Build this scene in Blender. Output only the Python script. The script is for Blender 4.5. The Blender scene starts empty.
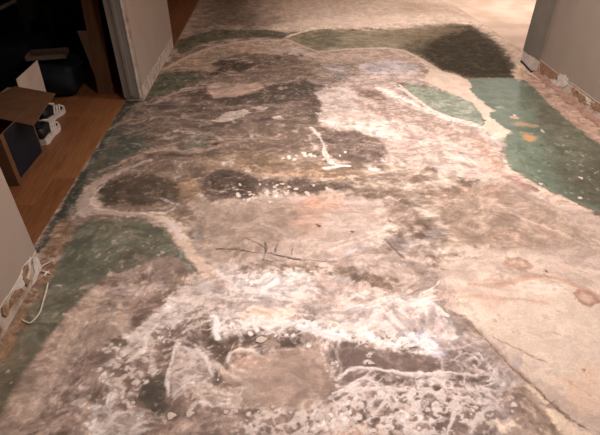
import bpy, bmesh, math, random
import numpy as np
from mathutils import Vector, Matrix

# ------------------------------------------------------------------ camera, world, lights, exposure
CAM_H = 1.6
FOC = 470.0                                    # focal length in pixels of the 600 x 435 frame
_d = np.array([266 - 300.0, 217.5 + 120.0, -FOC]); _d /= np.linalg.norm(_d)
_p = math.atan2(_d[1], -_d[2])
_up = np.array([0, math.cos(_p), math.sin(_p)])
_x = np.cross(_d, _up)
ROT = np.stack([_x, _d, _up])                  # camera -> world

scene = bpy.context.scene
col = scene.collection
cam_data = bpy.data.cameras.new('camera')
cam_data.sensor_fit = 'HORIZONTAL'; cam_data.sensor_width = 36.0
cam_data.lens = 36.0 * FOC / 600.0
cam_data.clip_start = 0.05
cam = bpy.data.objects.new('camera', cam_data); col.objects.link(cam)
m4 = Matrix([[*ROT[0], 0], [*ROT[1], 0], [*ROT[2], CAM_H], [0, 0, 0, 1]])
cam.matrix_world = m4
scene.camera = cam

world = bpy.data.worlds.new('world'); scene.world = world
world.use_nodes = True
world.node_tree.nodes['Background'].inputs[0].default_value = (1.0, 0.82, 0.7, 1)
world.node_tree.nodes['Background'].inputs[1].default_value = 0.01

vs = scene.view_settings
vs.view_transform = 'Standard'; vs.look = 'None'; vs.gamma = 1.0; vs.use_curve_mapping = False
vs.exposure = 0.0

CEIL = 2.44
LIGHT_COL = (1.0, 0.985, 0.965)
# ceiling downlights: x, y, watts, label
DOWNLIGHTS = [
    (0.45, 1.75, 39, 'white recessed ceiling downlight nearest the viewer'),
    (1.35, 3.35, 44, 'white recessed ceiling downlight over the middle of the stained floor'),
    (1.35, 6.40, 20, 'white recessed ceiling downlight over the far end of the hall'),
    (3.85, 7.55, 62, 'white recessed ceiling downlight beyond the right wall corner'),
]

# ------------------------------------------------------------------ helpers
def fl(px, py, z=0.0):
    r = ROT @ np.array([px - 300.0, 217.5 - py, -FOC]); t = (z - CAM_H) / r[2]
    return float(r[0] * t), float(r[1] * t)
def on_x(px, py, X):
    r = ROT @ np.array([px - 300.0, 217.5 - py, -FOC]); t = X / r[0]
    return Vector((X, r[1] * t, CAM_H + r[2] * t))
def on_y(px, py, Y):
    r = ROT @ np.array([px - 300.0, 217.5 - py, -FOC]); t = Y / r[1]
    return Vector((r[0] * t, Y, CAM_H + r[2] * t))
def lin(c):
    a = np.asarray(c, float) / 255.0
    return np.where(a <= 0.04045, a / 12.92, ((a + 0.055) / 1.055) ** 2.4)
def rgba(c):
    return (*[float(v) for v in lin(c)], 1.0)

def obj(name, me, m, parent=None, smooth=False):
    if isinstance(me, bmesh.types.BMesh):
        bm = me; me = bpy.data.meshes.new(name)
        bmesh.ops.recalc_face_normals(bm, faces=bm.faces)
        bm.to_mesh(me); bm.free()
    if m is not None and len(me.materials) == 0: me.materials.append(m)
    if smooth:
        me.polygons.foreach_set('use_smooth', [True] * len(me.polygons))
    o = bpy.data.objects.new(name, me); col.objects.link(o)
    if parent is not None: o.parent = parent
    return o
def struct(name, me, m, parent=None, smooth=False):
    o = obj(name, me, m, parent, smooth); o['kind'] = 'structure'; return o
def thing(name, label, cat, loc=(0, 0, 0), rz=0, group=None):
    o = bpy.data.objects.new(name, None); col.objects.link(o)
    o.empty_display_size = 0.05
    o.location = loc; o.rotation_euler = (0, 0, rz); tag(o, label, cat, group); return o
def tag(o, label, cat, group=None):
    o['label'] = label; o['category'] = cat
    if group: o['group'] = group
    return o
def add_box(bm, a, b, bevel=0.0, M=None):
    r = bmesh.ops.create_cube(bm, size=1.0)
    vs_ = r['verts']
    for v in vs_:
        v.co = Vector(((a[0] + b[0]) / 2 + v.co.x * (b[0] - a[0]),
                       (a[1] + b[1]) / 2 + v.co.y * (b[1] - a[1]),
                       (a[2] + b[2]) / 2 + v.co.z * (b[2] - a[2])))
    if bevel > 0:
        es = list({e for v in vs_ for e in v.link_edges})
        rr = bmesh.ops.bevel(bm, geom=es, offset=bevel, segments=2, affect='EDGES', profile=0.6)
        vs_ = list({v for f in rr['faces'] for v in f.verts} | {v for v in vs_ if v.is_valid})
    if M is not None: bmesh.ops.transform(bm, matrix=M, verts=vs_)
    return bm
def box(a, b, bevel=0.0, M=None):
    return add_box(bmesh.new(), a, b, bevel, M)
def prism(pts, off, bm=None):
    """closed solid: polygon pts (3D) extruded by vector off"""
    bm = bm or bmesh.new(); off = Vector(off)
    A = [bm.verts.new(Vector(p)) for p in pts]; B = [bm.verts.new(Vector(p) + off) for p in pts]
    bm.faces.new(A); bm.faces.new(B[::-1]); n = len(pts)
    for i in range(n): bm.faces.new((A[i], A[(i + 1) % n], B[(i + 1) % n], B[i]))
    return bm
def tube(pts, r, n=8, bm=None):
    bm = bm or bmesh.new(); pts = [Vector(p) for p in pts]; rings = []
    for i, p in enumerate(pts):
        t = (pts[min(i + 1, len(pts) - 1)] - pts[max(i - 1, 0)]).normalized()
        u = t.cross(Vector((0, 0, 1)));  u = u if u.length > 1e-3 else t.cross(Vector((1, 0, 0)))
        u.normalize(); w = u.cross(t)
        rr = r[i] if isinstance(r, (list, tuple)) else r
        rings.append([bm.verts.new(p + (u * math.cos(a) + w * math.sin(a)) * rr) for a in [2 * math.pi * k / n for k in range(n)]])
    for a, b in zip(rings, rings[1:]):
        for k in range(n): bm.faces.new((a[k], a[(k + 1) % n], b[(k + 1) % n], b[k]))
    bm.faces.new(rings[0]); bm.faces.new(rings[-1][::-1]); return bm
def loft(rings, bm=None, cap=True):
    bm = bm or bmesh.new(); R = [[bm.verts.new(Vector(p)) for p in r] for r in rings]; n = len(R[0])
    for a, b in zip(R, R[1:]):
        for k in range(n): bm.faces.new((a[k], a[(k + 1) % n], b[(k + 1) % n], b[k]))
    if cap: bm.faces.new(R[0]); bm.faces.new(R[-1][::-1])
    return bm

def mat(name, c, rough=0.7, c2=None, scale=8.0, bump=0.0, bscale=60.0, detail=5.0, stretch=(1, 1, 1), spec=0.3, lo=0.35, hi=0.65, metal=0.0):
    m = bpy.data.materials.new(name); m.use_nodes = True
    nt = m.node_tree; N = nt.nodes; Lk = nt.links
    b = N['Principled BSDF']; b.inputs['Roughness'].default_value = rough
    b.inputs['Specular IOR Level'].default_value = spec; b.inputs['Metallic'].default_value = metal
    tc = N.new('ShaderNodeTexCoord'); mp = N.new('ShaderNodeMapping'); mp.inputs['Scale'].default_value = stretch
    Lk.new(tc.outputs['Object'], mp.inputs[0])
    nz = N.new('ShaderNodeTexNoise'); nz.inputs['Scale'].default_value = scale; nz.inputs['Detail'].default_value = detail
    Lk.new(mp.outputs[0], nz.inputs['Vector'])
    rp = N.new('ShaderNodeValToRGB'); rp.color_ramp.elements[0].position = lo; rp.color_ramp.elements[1].position = hi
    rp.color_ramp.elements[0].color = rgba(c); rp.color_ramp.elements[1].color = rgba(c2 or [min(255, v * 1.08) for v in c])
    Lk.new(nz.outputs[0], rp.inputs[0]); Lk.new(rp.outputs[0], b.inputs['Base Color'])
    if bump > 0:
        n2 = N.new('ShaderNodeTexNoise'); n2.inputs['Scale'].default_value = bscale; n2.inputs['Detail'].default_value = 4
        Lk.new(mp.outputs[0], n2.inputs['Vector'])
        bp = N.new('ShaderNodeBump'); bp.inputs['Strength'].default_value = bump; bp.inputs['Distance'].default_value = 0.004
        Lk.new(n2.outputs[0], bp.inputs['Height']); Lk.new(bp.outputs[0], b.inputs['Normal'])
    return m

M_WALL = mat('painted_wall', (162, 141, 127), 0.8, (167, 146, 131), 3, 0.15, 120)
M_WALLR = mat('painted_wall_greige', (152, 133, 119), 0.8, (158, 139, 125), 3, 0.15, 120)
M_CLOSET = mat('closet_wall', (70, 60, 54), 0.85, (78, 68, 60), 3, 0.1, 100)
M_TRIM = mat('grey_trim_paint', (128, 118, 108), 0.55, (136, 126, 116), 6, 0.1, 80)
M_PLASTER = mat('bare_plaster', (196, 176, 162), 0.9, (160, 132, 112), 14, 0.5, 60, lo=.45, hi=.7)
M_PLASTERW = mat('white_plaster', (222, 208, 198), 0.9, (200, 180, 165), 22, 0.4, 60)
M_TORN = mat('torn_brown_paper', (172, 134, 106), 0.95, (130, 94, 68), 40, 0.7, 120)
M_EDGE = mat('paint_edge', (205, 190, 178), 0.8, (180, 160, 145), 30, 0.3, 80)
M_CEIL = mat('ceiling_white', (226, 220, 212), 0.9)
M_LEDGE = mat('dusty_ledge', (176, 138, 120), 0.92, (150, 112, 94), 16, 0.5, 70)

# ------------------------------------------------------------------ numpy noise
def _hash(ix, iy, seed):
    h = (ix.astype(np.int64) * 374761393 + iy.astype(np.int64) * 668265263 + seed * 974711) & 0xFFFFFFFF
    h = ((h ^ (h >> 13)) * 1274126177) & 0xFFFFFFFF
    h = (h ^ (h >> 16)) & 0xFFFF
    return h
def perlin(x, y, seed=0):
    xi = np.floor(x); yi = np.floor(y); xf = x - xi; yf = y - yi
    u = xf * xf * xf * (xf * (xf * 6 - 15) + 10); v = yf * yf * yf * (yf * (yf * 6 - 15) + 10)
    def g(ix, iy, dx, dy):
        a = _hash(ix, iy, seed) * (2 * math.pi / 65536.0)
        return np.cos(a) * dx + np.sin(a) * dy
    n00 = g(xi, yi, xf, yf); n10 = g(xi + 1, yi, xf - 1, yf)
    n01 = g(xi, yi + 1, xf, yf - 1); n11 = g(xi + 1, yi + 1, xf - 1, yf - 1)
    a = n00 + u * (n10 - n00); b = n01 + u * (n11 - n01)
    return (a + v * (b - a)) * 1.5
def fbm(x, y, f, o=4, seed=0, gain=0.5):
    s = np.zeros_like(x); a = 1.0; t = 0
    for k in range(o):
        s += a * perlin(x * f + 17.3 * k, y * f - 9.1 * k, seed + k); t += a; a *= gain; f *= 2.03
    return s / t * 1.4
def ridged(x, y, f, o=3, seed=0):
    s = np.zeros_like(x); a = 1.0; t = 0
    for k in range(o):
        s += a * (1 - 2.2 * np.abs(perlin(x * f + 5.7 * k, y * f, seed + k))); t += a; a *= 0.5; f *= 2.1
    return np.clip(s / t, 0, 1)
def sstep(a, b, v):
    t = np.clip((v - a) / (b - a), 0, 1); return t * t * (3 - 2 * t)

# ------------------------------------------------------------------ the stained slab (colour of the stains stored per vertex)
def axis(parts):
    out = []
    for a, b, s in parts:
        n = max(1, int(round((b - a) / s))); out += [a + (b - a) * i / n for i in range(n)]
    return np.array(out + [parts[-1][1]])
GX = axis([(-1.40, -1.30, .02), (-1.30, 1.9, .0045), (1.9, 2.66, .007), (2.66, 2.9, .03)])
GY = axis([(-1.6, 0.55, .08), (0.55, 0.8, .01), (0.8, 2.0, .004), (2.0, 2.8, .005), (2.8, 4.6, .008), (4.6, 6.4, .012), (6.4, 10.6, .05)])
PX, PY = np.meshgrid(GX, GY)
WX = PX + .05 * fbm(PX, PY, 2.2, 3, 91); WY = PY + .05 * fbm(PX, PY, 2.2, 3, 97)
NZ = {'a': fbm(PX, PY, 5, 5, 1, .6), 'b': fbm(PX, PY, 11, 4, 11, .6), 'c': fbm(PX, PY, 28, 3, 21, .6),
      'd': fbm(PX, PY, 2.0, 5, 31, .55), 'e': fbm(PX, PY, 60, 2, 41), 's': fbm(WX * 1.0, WY * 2.6, 4, 4, 51, .6)}
def worley(x, y, seed):
    xi = np.floor(x); yi = np.floor(y); f1 = np.full(x.shape, 9.0); f2 = np.full(x.shape, 9.0)
    for dx in (-1, 0, 1):
        for dy in (-1, 0, 1):
            cx = xi + dx; cy = yi + dy
            px_ = cx + _hash(cx, cy, seed) / 65536.0; py_ = cy + _hash(cx, cy, seed + 7) / 65536.0
            d = np.hypot(px_ - x, py_ - y); f2 = np.minimum(f2, np.maximum(f1, d)); f1 = np.minimum(f1, d)
    return f2 - f1
near = (PY > .5) & (PY < 3.2)
RG = np.zeros_like(PX); RG2 = np.zeros_like(PX)
RG[near] = 1 - worley(WX[near] * 11 + .5 * NZ['b'][near], WY[near] * 19 + .6 * NZ['b'][near], 61) / (.55 + .35 * NZ['a'][near])
RG2[near] = 1 - worley(WX[near] * 20 + .5 * NZ['c'][near], WY[near] * 30 + .5 * NZ['c'][near], 71) / (.5 + .3 * NZ['a'][near])
# small scale wander so that no stain has a smooth outline
SX = PX + .020 * fbm(PX, PY, 7, 3, 201) + .007 * fbm(PX, PY, 34, 2, 207)
SY = PY + .024 * fbm(PX, PY, 7, 3, 211) + .008 * fbm(PX, PY, 34, 2, 217)
QX = PX + .06 * fbm(PX, PY, 3.5, 2, 221); QY = PY + .06 * fbm(PX, PY, 3.5, 2, 231)
T1 = fbm(QX, QY * 1.3, 8, 5, 241, .62); T2 = fbm(QX, QY * 1.3, 26, 3, 251, .65); T3 = fbm(QX, QY, 45, 3, 261, .7)
STR = np.full(PX.shape, .7)                     # how rough and blotchy the skim is, by region
FLK = np.full(PX.shape, .25)                    # pale flecks of old adhesive

ALB = np.zeros(PX.shape + (3,)); HGT = np.zeros(PX.shape); RGH = np.full(PX.shape, 0.85)

def window(pts, pad):
    x0, y0 = pts.min(0) - pad; x1, y1 = pts.max(0) + pad
    i0, i1 = np.searchsorted(GX, (x0, x1)); j0, j1 = np.searchsorted(GY, (y0, y1))
    return slice(j0, j1), slice(i0, i1)
def floor_pts(px):
    return np.array([fl(*p) for p in px])
def seg_dist(X, Y, a, b):
    ax, ay = a; dx, dy = b[0] - ax, b[1] - ay; L = dx * dx + dy * dy + 1e-12
    t = np.clip(((X - ax) * dx + (Y - ay) * dy) / L, 0, 1)
    return np.hypot(X - ax - t * dx, Y - ay - t * dy), t
def poly_sd(X, Y, P):
    D = np.full(X.shape, 1e9); ins = np.zeros(X.shape, bool); n = len(P)
    for i in range(n):
        a, b = P[i], P[(i + 1) % n]
        D = np.minimum(D, seg_dist(X, Y, a, b)[0])
        c = (a[1] > Y) != (b[1] > Y)
        xin = (b[0] - a[0]) * (Y - a[1]) / (b[1] - a[1] + 1e-12) + a[0]
        ins ^= c & (X < xin)
    return np.where(ins, D, -D)
def blend(w, alpha, c1, c2, mixn, h=0, rough=None, span=.45):
    k = sstep(-span, span, NZ[mixn][w])[..., None] if c2 is not None else 0
    c = lin(c1) + (lin(c2) - lin(c1)) * k if c2 is not None else lin(c1)
    A = alpha[..., None]
    ALB[w] = ALB[w] * (1 - A) + c * A
    if h: HGT[w] += h * alpha
    if rough is not None: RGH[w] = RGH[w] * (1 - alpha) + rough * alpha
def patch(px, c1, c2=None, soft=.02, amp=.03, n='b', op=1.0, h=0, mix='b', rough=None, tex=None, rim=None, er=None):
    P = floor_pts(px); w = window(P, soft + amp * 1.5 + .12)
    X, Y = SX[w], SY[w]
    if X.size == 0: return
    sd = poly_sd(X, Y, P) + amp * (1.2 * NZ[n][w] + .5 * NZ['c'][w] + .9 * T1[w] + .5 * T2[w])
    er = (.12 if rough is not None else .5) if er is None else er
    soft = soft * .6
    a = sstep(-soft, soft, sd) * op * (1 - er * sstep(-.05, .55, .7 * T1[w] + .5 * T2[w] + .35 * NZ['s'][w]))
    if tex == 'lace': a = a * sstep(.35, .75, RG[w])
    elif tex == 'lace2': a = a * sstep(.4, .8, RG2[w]) * sstep(-.3, .3, NZ['a'][w])
    elif tex == 'fleck': a = a * sstep(.15, .5, NZ['c'][w])
    elif tex == 'cloud': a = a * sstep(-.25, .45, NZ['b'][w])
    elif tex == 'streak': a = a * sstep(-.1, .5, NZ['s'][w])
    blend(w, a, c1, c2, mix, h, rough)
    if rim:
        wd = rim[1]; b = sstep(wd, 0, np.abs(sd + wd * .9 + .3 * wd * NZ['a'][w])) * rim[2] * sstep(-.5, .3, T1[w] + .5 * NZ['a'][w]); blend(w, b, rim[0], None, mix, .0006)
def region(px, st=None, fk=None, soft=.15):
    P = floor_pts(px); w = window(P, soft + .05); X, Y = SX[w], SY[w]
    if X.size == 0: return
    a = sstep(-soft, soft, poly_sd(X, Y, P))
    if st is not None: STR[w] = STR[w] * (1 - a) + st * a
    if fk is not None: FLK[w] = FLK[w] * (1 - a) + fk * a
def stroke(px, wd, c1, c2=None, soft=.4, amp=.4, n='b', op=1.0, h=0, mix='c', brk=.5):
    """polyline; wd = width in pixels, a number or one per point"""
    P = floor_pts(px)
    wl = [wd] * len(px) if isinstance(wd, (int, float)) else wd
    wm = []
    for (x, y), q in zip(px, wl):
        a = fl(x - q / 2, y); b = fl(x + q / 2, y); wm.append(math.hypot(a[0] - b[0], a[1] - b[1]) / 2)
    w = window(P, max(wm) * 2.5 + .05); X, Y = .5 * (SX[w] + PX[w]), .5 * (SY[w] + PY[w])
    if X.size == 0: return
    best = np.full(X.shape, -1e9)
    for i in range(len(P) - 1):
        d, t = seg_dist(X, Y, P[i], P[i + 1]); r = wm[i] + (wm[i + 1] - wm[i]) * t
        best = np.maximum(best, 1 - d / r)
    a = sstep(-soft, soft, best + amp * NZ[n][w]) * op * (brk + (1 - brk) * sstep(-.45, .15, T2[w]))
    blend(w, a, c1, c2, mix, h)
def blot(x, y, rx, ry, c1, c2=None, soft=.35, amp=.35, op=1.0, h=0, n='c', ring=None):
    """elliptic stain, radii in pixels across / down"""
    cx, cy = fl(x, y); a = fl(x + rx, y); b = fl(x, y - ry)
    ux = math.hypot(a[0] - cx, a[1] - cy); uy = math.hypot(b[0] - cx, b[1] - cy)
    w = window(np.array([[cx - ux, cy - uy], [cx + ux, cy + uy]]), max(ux, uy) * .8 + .04)
    X, Y = SX[w], SY[w]
    if X.size == 0: return
    r = np.hypot((X - cx) / ux, (Y - cy) / uy) + amp * .5 * NZ[n][w]
    A = sstep(1 + soft, 1 - soft, r) * op
    blend(w, A, c1, c2, 'c', h)
    if ring is not None:
        A = sstep(.42, .1, np.abs(r - 1)) * op
        blend(w, A, ring, None, 'c')
def scatter(px, num, r, c1, seed, ar=(.5, .9), op=.9, h=.0006, c2=None):
    rnd = random.Random(seed); xs = [p[0] for p in px]; ys = [p[1] for p in px]; k = 0; tries = 0
    P = np.array(px, float)
    while k < num and tries < num * 40:
        tries += 1
        x = rnd.uniform(min(xs), max(xs)); y = rnd.uniform(min(ys), max(ys))
        if poly_sd(np.array([x]), np.array([y]), P)[0] < 0: continue
        rr = rnd.uniform(*r); blot(x, y, rr, rr * rnd.uniform(*ar), c1, c2, .35, .5, op * rnd.uniform(.6, 1), h)
        k += 1

#STAINS
# bare skim coat everywhere, mottled
base = lin((182, 154, 136)); dark = lin((126, 101, 87)); lite = lin((218, 191, 174))
k1 = sstep(-.5, .55, NZ['a'] + .5 * NZ['s'])[..., None]
ALB[:] = dark + (base - dark) * k1
k2 = sstep(.05, .7, NZ['s'] + .5 * NZ['b'])[..., None]
ALB[:] = ALB + (lite - ALB) * k2 * .6
HGT += .0012 * NZ['a'] + .0006 * NZ['b']

# far bare concrete
patch([(150, 40), (176, 42), (215, 31), (300, 31), (360, 29), (440, 23), (475, 25), (500, 46), (516, 70), (545, 82), (700, 60), (900, -40), (150, -60)],
      (204, 172, 150), (226, 192, 168), .12, .1, 'a')
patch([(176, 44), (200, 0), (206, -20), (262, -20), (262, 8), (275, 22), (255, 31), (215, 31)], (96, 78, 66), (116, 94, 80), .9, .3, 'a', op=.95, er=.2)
patch([(262, 30), (290, 22), (340, 16), (420, 16), (440, 23), (400, 29), (330, 27), (290, 31)], (232, 200, 176), None, .2, .1, op=.7)
patch([(400, 12), (450, 14), (480, 22), (500, 40), (520, 60), (530, 60), (530, 30), (490, 14), (450, 4), (400, 2)], (176, 144, 122), None, .2, .1, op=.7)
# far left of the slab: darker trowelled skim
patch([(125, 102), (160, 70), (200, 48), (300, 46), (330, 60), (320, 90), (330, 130), (260, 170), (130, 175), (95, 195), (80, 200)],
      (104, 84, 72), (134, 110, 96), .1, .08, 'a', mix='s', er=.3)
patch([(168, 70), (176, 62), (195, 53), (235, 42), (283, 40), (300, 48), (280, 55), (230, 52), (205, 58), (195, 69)], (198, 164, 142), (178, 146, 128), .03, .04)
patch([(250, 42), (285, 40), (318, 54), (345, 55), (330, 60), (290, 54), (262, 48)], (196, 166, 150), (215, 186, 172), .04, .04, op=.8)

# green floor paint
GRN = (122, 122, 100); GRN2 = (108, 106, 86)
patch([(176, 52), (178, 40), (195, 35), (215, 29), (240, 30), (270, 30), (289, 34), (288, 38), (260, 37), (235, 38), (213, 41), (196, 46), (182, 54)],
      (88, 80, 64), (104, 96, 76), .03, .05, rough=.6)
patch([(286, 37), (300, 33), (318, 29), (334, 28), (356, 31), (400, 30), (440, 24), (470, 25), (486, 35), (500, 47), (514, 65), (516, 79), (480, 79),
       (470, 80), (455, 74.5), (440, 71.5), (430, 65), (423, 58), (410, 52.5), (395, 47.5), (375, 46.5), (350, 47.5), (330, 51), (318, 52), (302, 47)],
      (132, 116, 94), (158, 138, 114), .025, .04, rough=.6, mix='a')
patch([(300, 36), (330, 30), (345, 33), (340, 46), (320, 49), (302, 44)], (104, 98, 80), (120, 108, 88), .08, .06, op=.75)
patch([(398, 49), (414, 38), (432, 28), (450, 24), (472, 25), (490, 37), (504, 49), (517, 66), (518, 79), (470, 79), (452, 73), (438, 69), (424, 58)],
      (84, 69, 51), (100, 84, 64), .14, .07, rough=.9, er=.3, op=.85)
patch([(420, 54), (428, 44), (442, 34), (456, 27), (470, 26), (486, 36), (500, 48), (514, 66), (516, 78.5), (470, 78.5), (452, 72.5), (438, 68), (428, 60)],
      (54, 43, 30), (66, 53, 38), .12, .07, rough=.95, er=.2)
patch([(380, 33), (440, 27), (470, 28), (455, 34), (420, 40), (385, 40)], (128, 104, 82), None, .1, .08, op=.6)
stroke([(286, 38), (294, 34), (304, 31.5), (318, 28.5), (328, 27.8), (334, 29)], 5, (226, 200, 172), op=.85)
# right hand green
G1 = [(470, 79), (516, 77.5), (526, 80), (554, 106), (594, 139), (640, 175), (640, 232), (600, 212), (575, 203), (548, 190), (527, 178), (512, 169),
      (506, 158), (502, 147), (492, 139), (506, 137.5), (508, 131), (499, 125), (491, 118), (485, 113), (494, 110.5), (486, 106), (479, 100), (471, 95), (463, 92), (471, 86)]
patch(G1, (114, 120, 103), (102, 108, 92), .012, .018, rough=.5, mix='a')
patch([(530, 85), (594, 140), (640, 175), (640, 220), (600, 205), (560, 170), (535, 120)], (106, 97, 82), (92, 83, 69), .12, .08, op=.85, mix='a')
patch([(545, 165), (575, 160), (640, 190), (640, 228), (600, 210), (570, 198)], (80, 74, 61), (94, 86, 71), .12, .06, op=.8, er=.2, rough=.6)
patch([(401, 86), (410, 84), (425, 86), (445, 92), (460, 96), (478, 104), (484, 112), (482, 120), (485, 127), (470, 121), (455, 119), (445, 115), (430, 108), (415, 98)],
      (150, 148, 130), (134, 134, 116), .012, .02, rough=.5)
for x, y, rx, ry, c in [(514, 117.5, 4, 1.6, (206, 160, 135)), (522, 124, 9, 1.8, (176, 140, 112)), (530, 138, 6, 3, (196, 142, 98)), (534, 126, 5, 1.5, (170, 136, 110)),
                        (526, 133, 5, 1.2, (168, 136, 108)), (543, 131, 2, 1.2, (190, 190, 170)), (500, 107, 4, 1.5, (150, 160, 140))]:
    blot(x, y, rx, ry, c, op=.85)
scatter([(515, 150), (560, 140), (600, 165), (600, 205), (550, 185), (520, 170)], 16, (.8, 2.0), (86, 84, 72), 5, op=.7)
scatter([(510, 140), (560, 130), (600, 165), (600, 205), (550, 185), (515, 165)], 12, (.7, 1.5), (150, 152, 134), 6, op=.7)
# strip by the right wall
patch([(516, 77), (522, 70), (534, 76), (560, 98), (600, 128), (640, 160), (640, 178), (594, 141), (554, 108), (528, 82)], (184, 148, 130), (164, 128, 110), .02, .02)
patch([(512, 74), (518, 62), (528, 70), (527, 80), (518, 80)], (196, 158, 134), (210, 176, 150), .03, .03)
# bright pink-white skim, upper middle
patch([(318, 105), (335, 88), (352, 74), (380, 64), (410, 66), (430, 76), (462, 86), (466, 92), (452, 92), (425, 85), (400, 84), (412, 98), (430, 110),
       (450, 118), (485, 128), (505, 134), (500, 150), (508, 168), (540, 188), (500, 185), (460, 178), (420, 165), (385, 162), (372, 140), (345, 130), (322, 128)],
      (206, 178, 164), (182, 152, 140), .05, .05, 'a', h=.001, mix='b')
patch([(296, 58), (330, 52), (372, 50), (405, 56), (422, 66), (400, 72), (360, 72), (330, 82), (305, 70)], (158, 130, 114), (176, 148, 132), .05, .05, mix='s')
patch([(366, 62), (395, 64), (418, 70), (410, 74), (380, 74), (362, 70)], (206, 190, 186), None, .05, .04, op=.6)
patch([(425, 75), (452, 76), (468, 82), (470, 90), (478, 98), (470, 100), (452, 92), (430, 84)], (236, 204, 180), (226, 196, 172), .015, .02, h=.001)
stroke([(462, 92), (474, 98), (484, 107), (486, 116), (494, 124), (505, 132), (494, 138)], [9, 9, 8, 7, 9, 12, 7], (236, 210, 192), (214, 180, 162), op=.95, amp=.5)
patch([(325, 96), (345, 90), (365, 100), (392, 92), (430, 112), (405, 122), (420, 130), (395, 138), (368, 128), (340, 126), (325, 115)], (240, 216, 202), (226, 196, 180), .03, .05, op=.9, tex='cloud')
stroke([(378, 88), (400, 98), (425, 112), (455, 119), (480, 128)], [6, 8, 7, 6, 4], (242, 214, 196), op=.8, amp=.7)
patch([(362, 88), (378, 90), (388, 98), (380, 103), (365, 99)], (160, 130, 116), None, .03, .03, op=.8)
patch([(420, 120), (450, 122), (478, 132), (485, 145), (462, 150), (440, 140), (420, 132)], (192, 156, 142), (178, 142, 128), .04, .05, op=.8, tex='cloud')
patch([(475, 148), (495, 150), (505, 168), (490, 172), (474, 165)], (210, 164, 140), None, .04, .03, op=.8)
stroke([(483, 138), (488, 150), (500, 163), (520, 178), (548, 193), (580, 208)], [5, 6, 6, 5, 5, 5], (224, 190, 168), op=.8)

# dark trowelled patches, upper left and middle
DK = (112, 90, 80); DK2 = (132, 108, 96)
patch([(150, 102), (176, 92), (200, 88), (240, 91), (275, 85), (300, 80), (322, 86), (318, 98), (322, 110), (312, 124), (285, 131), (250, 131), (225, 136), (190, 130), (160, 122)],
      (98, 79, 70), (138, 114, 102), .05, .06, 'a', mix='s', op=.95, rim=((206, 178, 162), .035, .8))
patch([(258, 92), (280, 83), (312, 80), (322, 86), (310, 95), (290, 100), (270, 104), (250, 104)], (84, 67, 60), None, .05, .05, op=.85)
patch([(208, 64), (225, 60), (245, 64), (252, 68), (240, 73), (216, 74)], (70, 54, 46), (96, 76, 66), .04, .05, op=.95, rim=((206, 178, 162), .035, .8))
patch([(198, 86), (225, 82), (262, 84), (240, 92), (210, 94)], (200, 168, 150), (178, 148, 132), .04, .05, op=.7)
patch([(204, 72), (240, 76), (262, 74), (300, 72), (310, 78), (270, 84), (225, 84), (205, 80)], (138, 112, 98), None, .06, .06, op=.7)
patch([(238, 72), (300, 60), (330, 66), (320, 74), (262, 78)], (132, 107, 92), (120, 97, 84), .06, .05, op=.8)
for x, y, rx, ry in [(338, 68, 9, 3.2), (342, 76, 7, 3.5), (327, 68, 8, 1.6), (318, 82, 8, 2)]:
    blot(x, y, rx, ry, (138, 122, 120), (170, 150, 146), .5, .7, op=.75)
patch([(158, 76), (172, 71), (198, 72), (196, 79), (178, 90), (162, 95), (148, 100), (145, 92)], (96, 94, 76), (84, 82, 68), .03, .04, rough=.6)
patch([(180, 133), (205, 136), (208, 145), (196, 150), (180, 148)], (112, 104, 90), (124, 108, 94), .03, .04)
patch([(213, 121), (222, 115), (235, 110), (247, 108.5), (250, 113), (240, 119), (225, 122.5)], (204, 178, 160), (188, 162, 146), .015, .02, h=.0012)
patch([(250, 107), (262, 105), (268, 107), (262, 110), (250, 110)], (196, 168, 152), None, .02, .03)
blot(277, 118, 5, 2, (206, 178, 162)); blot(280, 96.5, 4.5, 2, (226, 198, 182)); blot(295, 131.5, 3.5, 1.6, (228, 202, 188)); blot(256, 157, 3, 2, (206, 180, 166))
patch([(215, 130), (245, 124), (300, 118), (322, 126), (315, 150), (270, 160), (220, 150)], (146, 119, 104), (124, 100, 87), .06, .06, op=.75, mix='s')
patch([(190, 160), (240, 152), (300, 156), (340, 168), (370, 172), (330, 180), (280, 176), (230, 170), (200, 178)], (142, 112, 90), (156, 126, 104), .07, .05, op=.8, mix='s')
patch([(314, 136), (335, 131), (356, 131), (372, 138), (386, 146), (388, 162), (366, 164), (342, 160), (325, 156)], (120, 96, 86), (142, 116, 106), .03, .04, op=.95, rim=((206, 178, 162), .035, .8))
patch([(385, 145), (405, 140), (430, 148), (455, 152), (440, 165), (405, 165), (388, 160)], (176, 146, 132), (196, 164, 150), .05, .05, op=.8)
patch([(196, 190), (206, 174), (225, 168), (245, 172), (265, 178), (295, 178), (325, 180), (352, 183), (346, 192), (320, 194), (290, 196), (265, 193), (247, 198), (222, 198), (205, 195)],
      (84, 66, 58), (126, 102, 90), .04, .05, mix='b', op=.95, rim=((206, 178, 162), .035, .8))
patch([(236, 172), (300, 170), (348, 176), (340, 182), (290, 178), (250, 178)], (186, 150, 124), None, .05, .05, op=.6)
stroke([(312, 128), (320, 137), (325, 146), (326, 155), (330, 162), (338, 166), (348, 166)], [4, 4, 5, 5, 5, 6, 4], (238, 212, 196), op=.95, amp=.5, h=.001)
for x, y, rx, ry in [(304, 156, 2, 1.3), (310, 155, 2.5, 1.5), (314, 156, 1.8, 1.2), (284, 158, 2, 1.1), (290, 157, 1.8, 1), (296, 156, 1.8, 1.1), (362, 156, 3, 1.5), (370, 158, 2, 1.2),
                     (384, 160, 4, 3), (382, 154, 2.5, 2), (375, 169, 6, 1.5), (330, 168, 8, 1.6)]:
    blot(x, y, rx, ry, (242, 216, 200), op=.95)

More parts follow.
